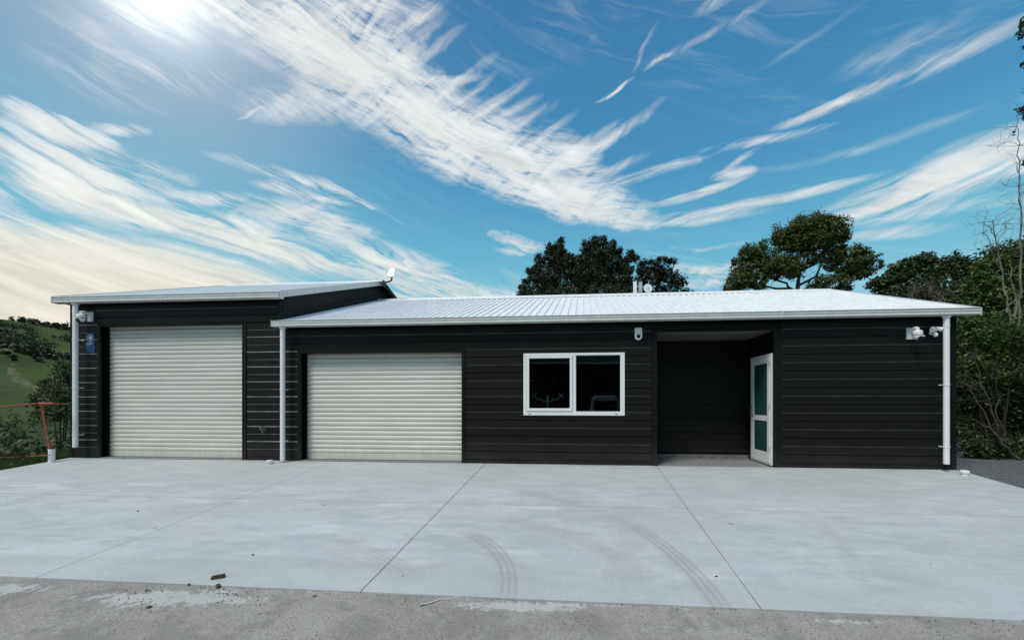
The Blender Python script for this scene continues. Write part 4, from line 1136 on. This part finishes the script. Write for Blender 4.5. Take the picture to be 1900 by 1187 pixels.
# right hand side: shrubs and trunks
def shrub(name, label, dist, blobs, m, leaf, dens, base_px, group='shrubs beyond the right end of the building'):
    g = ground_at(at(base_px, 800, dist)); t = empty(name, g, label, 'shrub', group)
    st = MB()
    for bl in blobs[::2]:
        c = at(bl[0], bl[1], dist + (bl[4] if len(bl) > 4 else 0))
        st.tube([g, g.lerp(c, .5) + Vector((random.gauss(0, .15), random.gauss(0, .15), 0)), c], [.025, .018, .008], 6)
        twigs(st, c, 2, .7, .008, 2, .4)
    st.build('stem', M['bark_dark'], t, True)
    crown('foliage', blobs, dist, t, m, leaf=leaf, aspect=.42, dens=dens, per=10, sig=.14, up=.5)
    return t
shrub('broadleaf_tree', 'tall bright leaved tree at the right, highest green crown beside the dead stems', 11.5, [(1850, 480, 28, 24), (1880, 472, 34, 24), (1915, 470, 34, 30), (1835, 505, 26, 30), (1870, 510, 40, 34), (1920, 520, 40, 40), (1850, 550, 46, 36), (1900, 570, 46, 40), (1822, 545, 22, 40), (1850, 600, 50, 36), (1960, 500, 40, 60), (1950, 600, 50, 60)], M['leaf_shrub'], .12, 44, 1860)
shrub('broadleaf_shrub', 'dense leafy shrub beside the right gutter end and downpipe', 9.6, [(1800, 625, 26, 30), (1835, 620, 34, 34), (1880, 630, 40, 36), (1920, 640, 40, 40), (1800, 680, 22, 34), (1840, 675, 40, 36), (1890, 690, 44, 36), (1930, 700, 40, 50), (1805, 600, 16, 18)], M['leaf_shrub'], .095, 54, 1850)
shrub('undergrowth_shrub', 'dark leafy shrub low behind the bare leaning trunk', 9.9, [(1800, 740, 24, 34), (1840, 745, 38, 34), (1885, 755, 42, 34), (1930, 765, 42, 50), (1795, 800, 20, 26), (1835, 805, 36, 30), (1880, 812, 42, 30), (1925, 820, 40, 40), (1810, 850, 26, 16), (1860, 855, 34, 16)], M['leaf_dark'], .10, 56, 1850)
shrub('background_shrub', 'deep green thicket filling the gaps behind the right hand shrubs', 14.5, [(1800, 620, 50, 50), (1860, 620, 60, 60), (1800, 710, 50, 50), (1870, 720, 60, 50), (1800, 800, 50, 45), (1870, 810, 60, 45), (1940, 650, 60, 80), (1940, 780, 60, 80), (1780, 560, 30, 30), (1770, 850, 40, 30), (1850, 860, 60, 30), (1785, 640, 26, 50), (1785, 730, 26, 50), (1785, 820, 26, 40)], M['leaf_dark'], .19, 22, 1850)
shrub('ground_shrub', 'lowest leafy growth at the gravel edge behind the foot of the leaning trunk', 8.9, [(1805, 838, 22, 20), (1830, 846, 26, 18), (1862, 850, 28, 18), (1890, 852, 26, 18), (1920, 850, 30, 24), (1795, 815, 14, 20), (1845, 825, 26, 18), (1885, 828, 28, 18), (1960, 840, 30, 30)], M['leaf_dark'], .085, 60, 1850)
# leaning bare trunk
d0 = 8.6
lt = empty('leaning_trunk', at(1893, 866, d0), 'bare grey multi stemmed trunk leaning left in front of the right shrubs', 'tree', None)
tk = MB()
limb(tk, [(1897, 872), (1890, 852), (1872, 838), (1855, 820), (1838, 795), (1815, 745), (1795, 715), (1772, 697)], d0, .042, .007, .012)
limb(tk, [(1860, 826), (1848, 790), (1836, 750), (1820, 715), (1812, 680), (1800, 650)], d0, .026, .006, .015)
limb(tk, [(1868, 834), (1862, 800), (1850, 770), (1852, 735), (1846, 700)], d0 + .1, .018, .005, .015)
limb(tk, [(1838, 795), (1815, 785), (1795, 772)], d0, .02, .005, .015)
limb(tk, [(1830, 870), (1815, 864), (1806, 861)], d0, .018, .010, .01)
limb(tk, [(1848, 872), (1838, 867), (1808, 861)], d0 - .05, .02, .008, .01)
for px, py in ((1795, 715), (1820, 715), (1848, 705), (1815, 745), (1805, 665)): twigs(tk, at(px, py, d0), 4, .55, .007, 2, .5)
tk.build('trunk', M['bark'], lt, True)
# dead tree with sparse pale twigs
d1 = 10.3
dt = empty('dead_tree', ground_at(at(1878, 700, d1)), 'dead pale bare branched tree rising above the shrubs at the right edge', 'tree')
tk = MB()
limb(tk, [(1884, 868), (1880, 800), (1872, 700), (1878, 640), (1868, 570), (1862, 520), (1852, 470), (1845, 430), (1841, 408)], d1, .036, .007, .03)
limb(tk, [(1896, 868), (1893, 780), (1890, 680), (1893, 600), (1890, 540), (1896, 470), (1897, 400), (1893, 360), (1888, 320), (1891, 270), (1886, 232)], d1, .036, .006, .03)
limb(tk, [(1880, 600), (1885, 560), (1875, 520), (1872, 490)], d1, .028, .010, .02)
limb(tk, [(1868, 580), (1880, 555), (1900, 540)], d1, .018, .008, .02)
limb(tk, [(1858, 500), (1842, 470), (1832, 440), (1822, 432)], d1, .014, .004, .02)
limb(tk, [(1846, 435), (1838, 420), (1826, 414)], d1, .010, .004, .02)
limb(tk, [(1850, 460), (1862, 430), (1866, 405)], d1, .010, .003, .02)
for px, py in ((1841, 412), (1845, 440), (1824, 432), (1888, 320), (1891, 270), (1886, 235), (1896, 470), (1893, 380), (1862, 415), (1852, 480), (1893, 345)): twigs(tk, at(px, py, d1), 4, .5, .006, 2, .45)
tk.build('trunk', M['bark_pale'], dt, True)
# broken pale stems and a grey thicket
tb = MB(); dq = 13.0
for k in range(6): twigs(tb, at(1668 + 17 * k, 566, dq), 2, .55, .012, 3, .8, .8)
tb_e = empty('bare_bush', ground_at(at(1720, 700, dq)), 'bare grey twiggy bush just above the right end of the roof', 'shrub')
tb.tube([ground_at(at(1720, 700, dq)), at(1715, 600, dq), at(1700, 560, dq)], [.08, .05, .03], 6)
tb.build('stem', M['bark_pale'], tb_e, True)
# overhanging branch tips at the top right
oh = empty('overhanging_tree', ground_at(Vector((9.2, -1.5, 0))), 'tree mostly outside the frame whose leafy tips reach in at the upper right edge', 'tree')
tk = MB(); d2 = 7.0
g0 = ground_at(Vector((9.2, -1.2, 0)))
tk.tube([g0, g0 + Vector((-.1, .1, 2.5)), at(2010, 260, d2), at(1990, 60, d2)], [.16, .13, .08, .03], 8)
limb(tk, [(1998, 140), (1950, 100), (1900, 62)], d2, .03, .006, .01)
limb(tk, [(2005, 250), (1950, 215), (1897, 206)], d2, .03, .005, .01)
tk.build('trunk', M['bark'], oh, True)
crown('foliage', [(1898, 58, 9, 14), (1915, 50, 20, 20), (1950, 80, 34, 30), (1900, 203, 8, 5), (1920, 212, 16, 10), (1990, 100, 50, 60), (1975, 230, 50, 40), (1905, 300, 4, 3), (2030, 180, 60, 90)], d2, oh, M['leaf_dark'], leaf=.075, aspect=.4, dens=42, per=12, sig=.05, up=.3)

# left: dark bush at the building's corner, weeds, grass
g = ground_at(at(112, 740, 15)); t = empty('bush', g, 'dark feathery bush beyond the left corner of the building', 'shrub')
st = MB()
for px, py in ((112, 700), (125, 690), (95, 720), (130, 720)): st.tube([g, at(px, py, 15)], [.025, .012], 6)
st.build('stem', M['bark_dark'], t, True)
crown('foliage', [(125, 690, 20, 22), (112, 712, 24, 22), (95, 728, 22, 16), (130, 730, 26, 24), (110, 748, 34, 16), (82, 742, 14, 10), (150, 700, 24, 30), (118, 676, 8, 10), (100, 742, 40, 16), (130, 755, 34, 18), (92, 712, 12, 10), (115, 765, 44, 16, -1.5), (130, 735, 30, 20, -1.0)], 15, t, M['leaf_dark'], leaf=.13, aspect=.3, dens=30, per=12, sig=.12, up=.3)
def scatter_ground(n, fx, fy, zoff):
    x = fx(n); y = fy(n); return np.stack([x, y, terrain_z(x, y) + zoff], -1)
def weeds(n, m, name, label, leaf, asp, hmax, area, per, up):
    x = rng.uniform(area[0], area[1], n); y = rng.uniform(area[2], area[3], n)
    keep = ~((x > -10.95) & (y > -4.6))
    x, y = x[keep], y[keep]
    hgt = np.maximum(.05, hmax * (.5 + .35 * np.sin(x * 1.9 + y) + .3 * np.sin(y * 2.7 - x * .8)))
    z = np.maximum(terrain_z(x, y), np.where(x > -12.2, SL * np.clip(y, -6, 0) - .10, -9))
    k = len(x)
    c = np.repeat(np.stack([x, y, z], -1), per, axis=0)
    c += rng.normal(size=c.shape) * np.array([.13, .13, 0])
    c[:, 2] += rng.uniform(0, 1, len(c)) * np.repeat(hgt, per)
    o = leaf_mesh(name, c, rng.uniform(.5, 1.4, len(c)) * leaf, asp, up, m, None)
    return tag(o, label, kind='stuff')
weeds(5200, M['weed'], 'weeds', 'rank tangled weeds beyond the orange barrier', .17, .34, .75, (-24, -11.2, -4, 12), 12, .2)
weeds(1800, M['weed'], 'weeds', 'coarser weeds further down the left bank', .22, .4, .8, (-44, -22, -6, 24), 10, .2)
# upright grass blades along the slab edge
def blades(n, area, hh, label):
    x = rng.uniform(area[0], area[1], n); y = rng.uniform(area[2], area[3], n)
    z = np.maximum(terrain_z(x, y), np.where(x > -12.2, SL * np.clip(y, -6, 0) - .10, -9))
    h = rng.uniform(.4, 1.1, n) * hh
    base = np.stack([x, y, z], -1); lean = rng.normal(size=(n, 3)) * .25; lean[:, 2] = 1
    top = base + lean * h[:, None]
    sd = rng.normal(size=(n, 3)); sd[:, 2] = 0; sd /= np.linalg.norm(sd, axis=1, keepdims=True); sd *= .007
    v = np.stack([base - sd, base + sd, top], 1).reshape(-1, 3)
    me = bpy.data.meshes.new('grass'); me.from_pydata(v.tolist(), [], np.arange(3 * n).reshape(-1, 3).tolist()); me.update()
    return tag(link('grass', me, M['grassblade']), label, kind='stuff')
blades(26000, (-13.2, -10.9, -2.5, 4), .28, 'bright green grass along the left edge of the concrete')
bank = MB()
bank.poly([(-12.2, -4.6, -.75), (-10.86, -4.6, SL*-4.6 - .05), (-12.6, 0, -.42), (-10.86, 0, -.06), (-12.6, 8.5, -.5), (-10.86, 8.5, -.1)], [(0, 1, 3, 2), (2, 3, 5, 4)])
tag(bank.build('grass_bank', M['gravel'].copy()), 'low bank of soil and grass beside the concrete', kind='structure')
bank_m = plain('soil_bank', (.045, .045, .025), .95, var=.3, vscale=8); bpy.data.objects['grass_bank'].data.materials[0] = bank_m
# far hill: scrub and a pine belt on the skyline
def far_clumps(name, label, n, fn, leaf, per, sig, m):
    c = fn(n); z = terrain_z(c[:, 0], c[:, 1])
    cc = np.stack([c[:, 0], c[:, 1], z], -1)
    hh = c[:, 2]
    pts = np.repeat(cc, per, axis=0)
    u = rng.uniform(0, 1, len(pts))
    H = np.repeat(hh, per)
    pts[:, :2] += rng.normal(size=(len(pts), 2)) * (sig * H * (1.1 - .8 * u))[:, None]
    pts[:, 2] += u * H
    return tag(leaf_mesh(name, pts, rng.uniform(.6, 1.3, len(pts)) * leaf, .7, .3, m, None), label, kind='stuff')
def polar(a_px0, a_px1, r0, r1, n, h0, h1, gate=None):
    px = rng.uniform(a_px0, a_px1, n); d = rng.uniform(r0, r1, n)
    xy = np.array([[*(at(a, 700, dd_).to_2d())] for a, dd_ in zip(px, d)])
    return np.column_stack([xy, rng.uniform(h0, h1, n)])
far_clumps('pine_belt', 'dark belt of pines along the skyline of the far hill', 150, lambda n: polar(20, 175, 196, 208, n, 1.5, 5.0), 1.0, 60, .22, M['scrub'])
def inside(px, py, poly):
    r_ = False
    for (x1, y1), (x2, y2) in zip(poly, poly[1:] + poly[:1]):
        if (y1 > py) != (y2 > py) and px < (x2 - x1) * (py - y1) / (y2 - y1) + x1: r_ = not r_
    return r_
SCRUB = [[(-60,605),(0,612),(30,620),(60,634),(95,657),(62,663),(20,648),(-60,632)], [(34,604),(60,610),(74,624),(60,630),(46,618)], [(60,632),(80,636),(86,646),(66,642)], [(78,640),(104,640),(100,648),(80,646)],
         [(86,660),(140,662),(140,670),(90,668)], [(108,622),(136,628),(136,640),(114,634)], [(0,598),(30,606),(28,612),(-10,606)]]
def scrub_xy(n):
    out_ = []; r3 = random.Random(5); k = 0
    while len(out_) < n and k < 20000:
        k += 1; px, py = r3.uniform(-60, 140), r3.uniform(598, 672)
        ok = any(inside(px, py, q_) for q_ in SCRUB)
        if not ok and r3.random() > .035: continue
        p = hit(px, py)
        if p is None: continue
        out_.append((p.x, p.y, r3.uniform(.5, 1.2) * p.length / 190 * (1.1 if ok else .8)))
    return np.array(out_)
far_clumps('hillside_scrub', 'patches of dark scrub on the far hillside', 520, scrub_xy, .55, 26, .6, M['scrub'])
# trees across the road behind the viewer (they are what the window glass mirrors)
hb = np.column_stack([rng.uniform(-26, 30, 1500), rng.uniform(-34, -29, 1500)])
hh = np.column_stack([hb, 8.2 + 1.2 * np.sin(hb[:, 0] * .35) + rng.uniform(0, 1, 1500)])
far_clumps('roadside_trees', 'belt of dark trees across the road, seen only mirrored in the window', 1500, lambda n: hh, .8, 26, .12, M['leaf_dark'])

# pale van parked across the road, mirrored in the window glass
van = empty('parked_van', (1.4, -16.6, -.55), 'pale grey van parked across the road behind the viewer', 'van')
side = [(-.9, .35), (-.9, 1.0), (-.82, 1.25), (-.72, 1.95), (-.6, 2.08), (.6, 2.08), (.72, 1.95), (.82, 1.25), (.9, 1.0), (.9, .35)]
vb = MB(); n_ = len(side)
secs = [(-16.5, .96, 0), (-16.2, 1, 0), (-15.2, 1, 0), (-12.9, 1, 0)]
secs = [(-21.0, .97), (-20.8, 1.0), (-17.2, 1.0), (-16.9, .97)]
for (y_, k_) in secs: vb.v += [(1.4 + a_ * k_, y_, -.55 + b_ * (k_ if b_ > 1 else 1)) for a_, b_ in side]
for i_ in range(len(secs) - 1): vb.f += [(i_*n_+j_, i_*n_+(j_+1) % n_, (i_+1)*n_+(j_+1) % n_, (i_+1)*n_+j_) for j_ in range(n_)]
vb.f += [tuple(range(n_)), tuple(range(3*n_, 4*n_))]
vb.build('body', M['white'], van)
MB().box(.74, 2.06, -16.905, -16.88, .62, 1.22).build('windscreen', M['lens'], van)
MB().box(.6, 2.2, -16.905, -16.80, -.28, -.05).build('bumper', M['dark_steel'], van)
for s_ in (-1, 1):
    MB().box(1.4 + s_*.7 - .12, 1.4 + s_*.7 + .12, -16.9, -16.86, .10, .28).build('headlight', M['sign_pale'], van)
    for y_ in (-17.6, -20.2): MB().lathe([(.33, -.11), (.34, 0), (.33, .11)], (1.4 + s_*.80, y_, -.21), (1, 0, 0), 20).build('wheel', M['dark'], van, True)
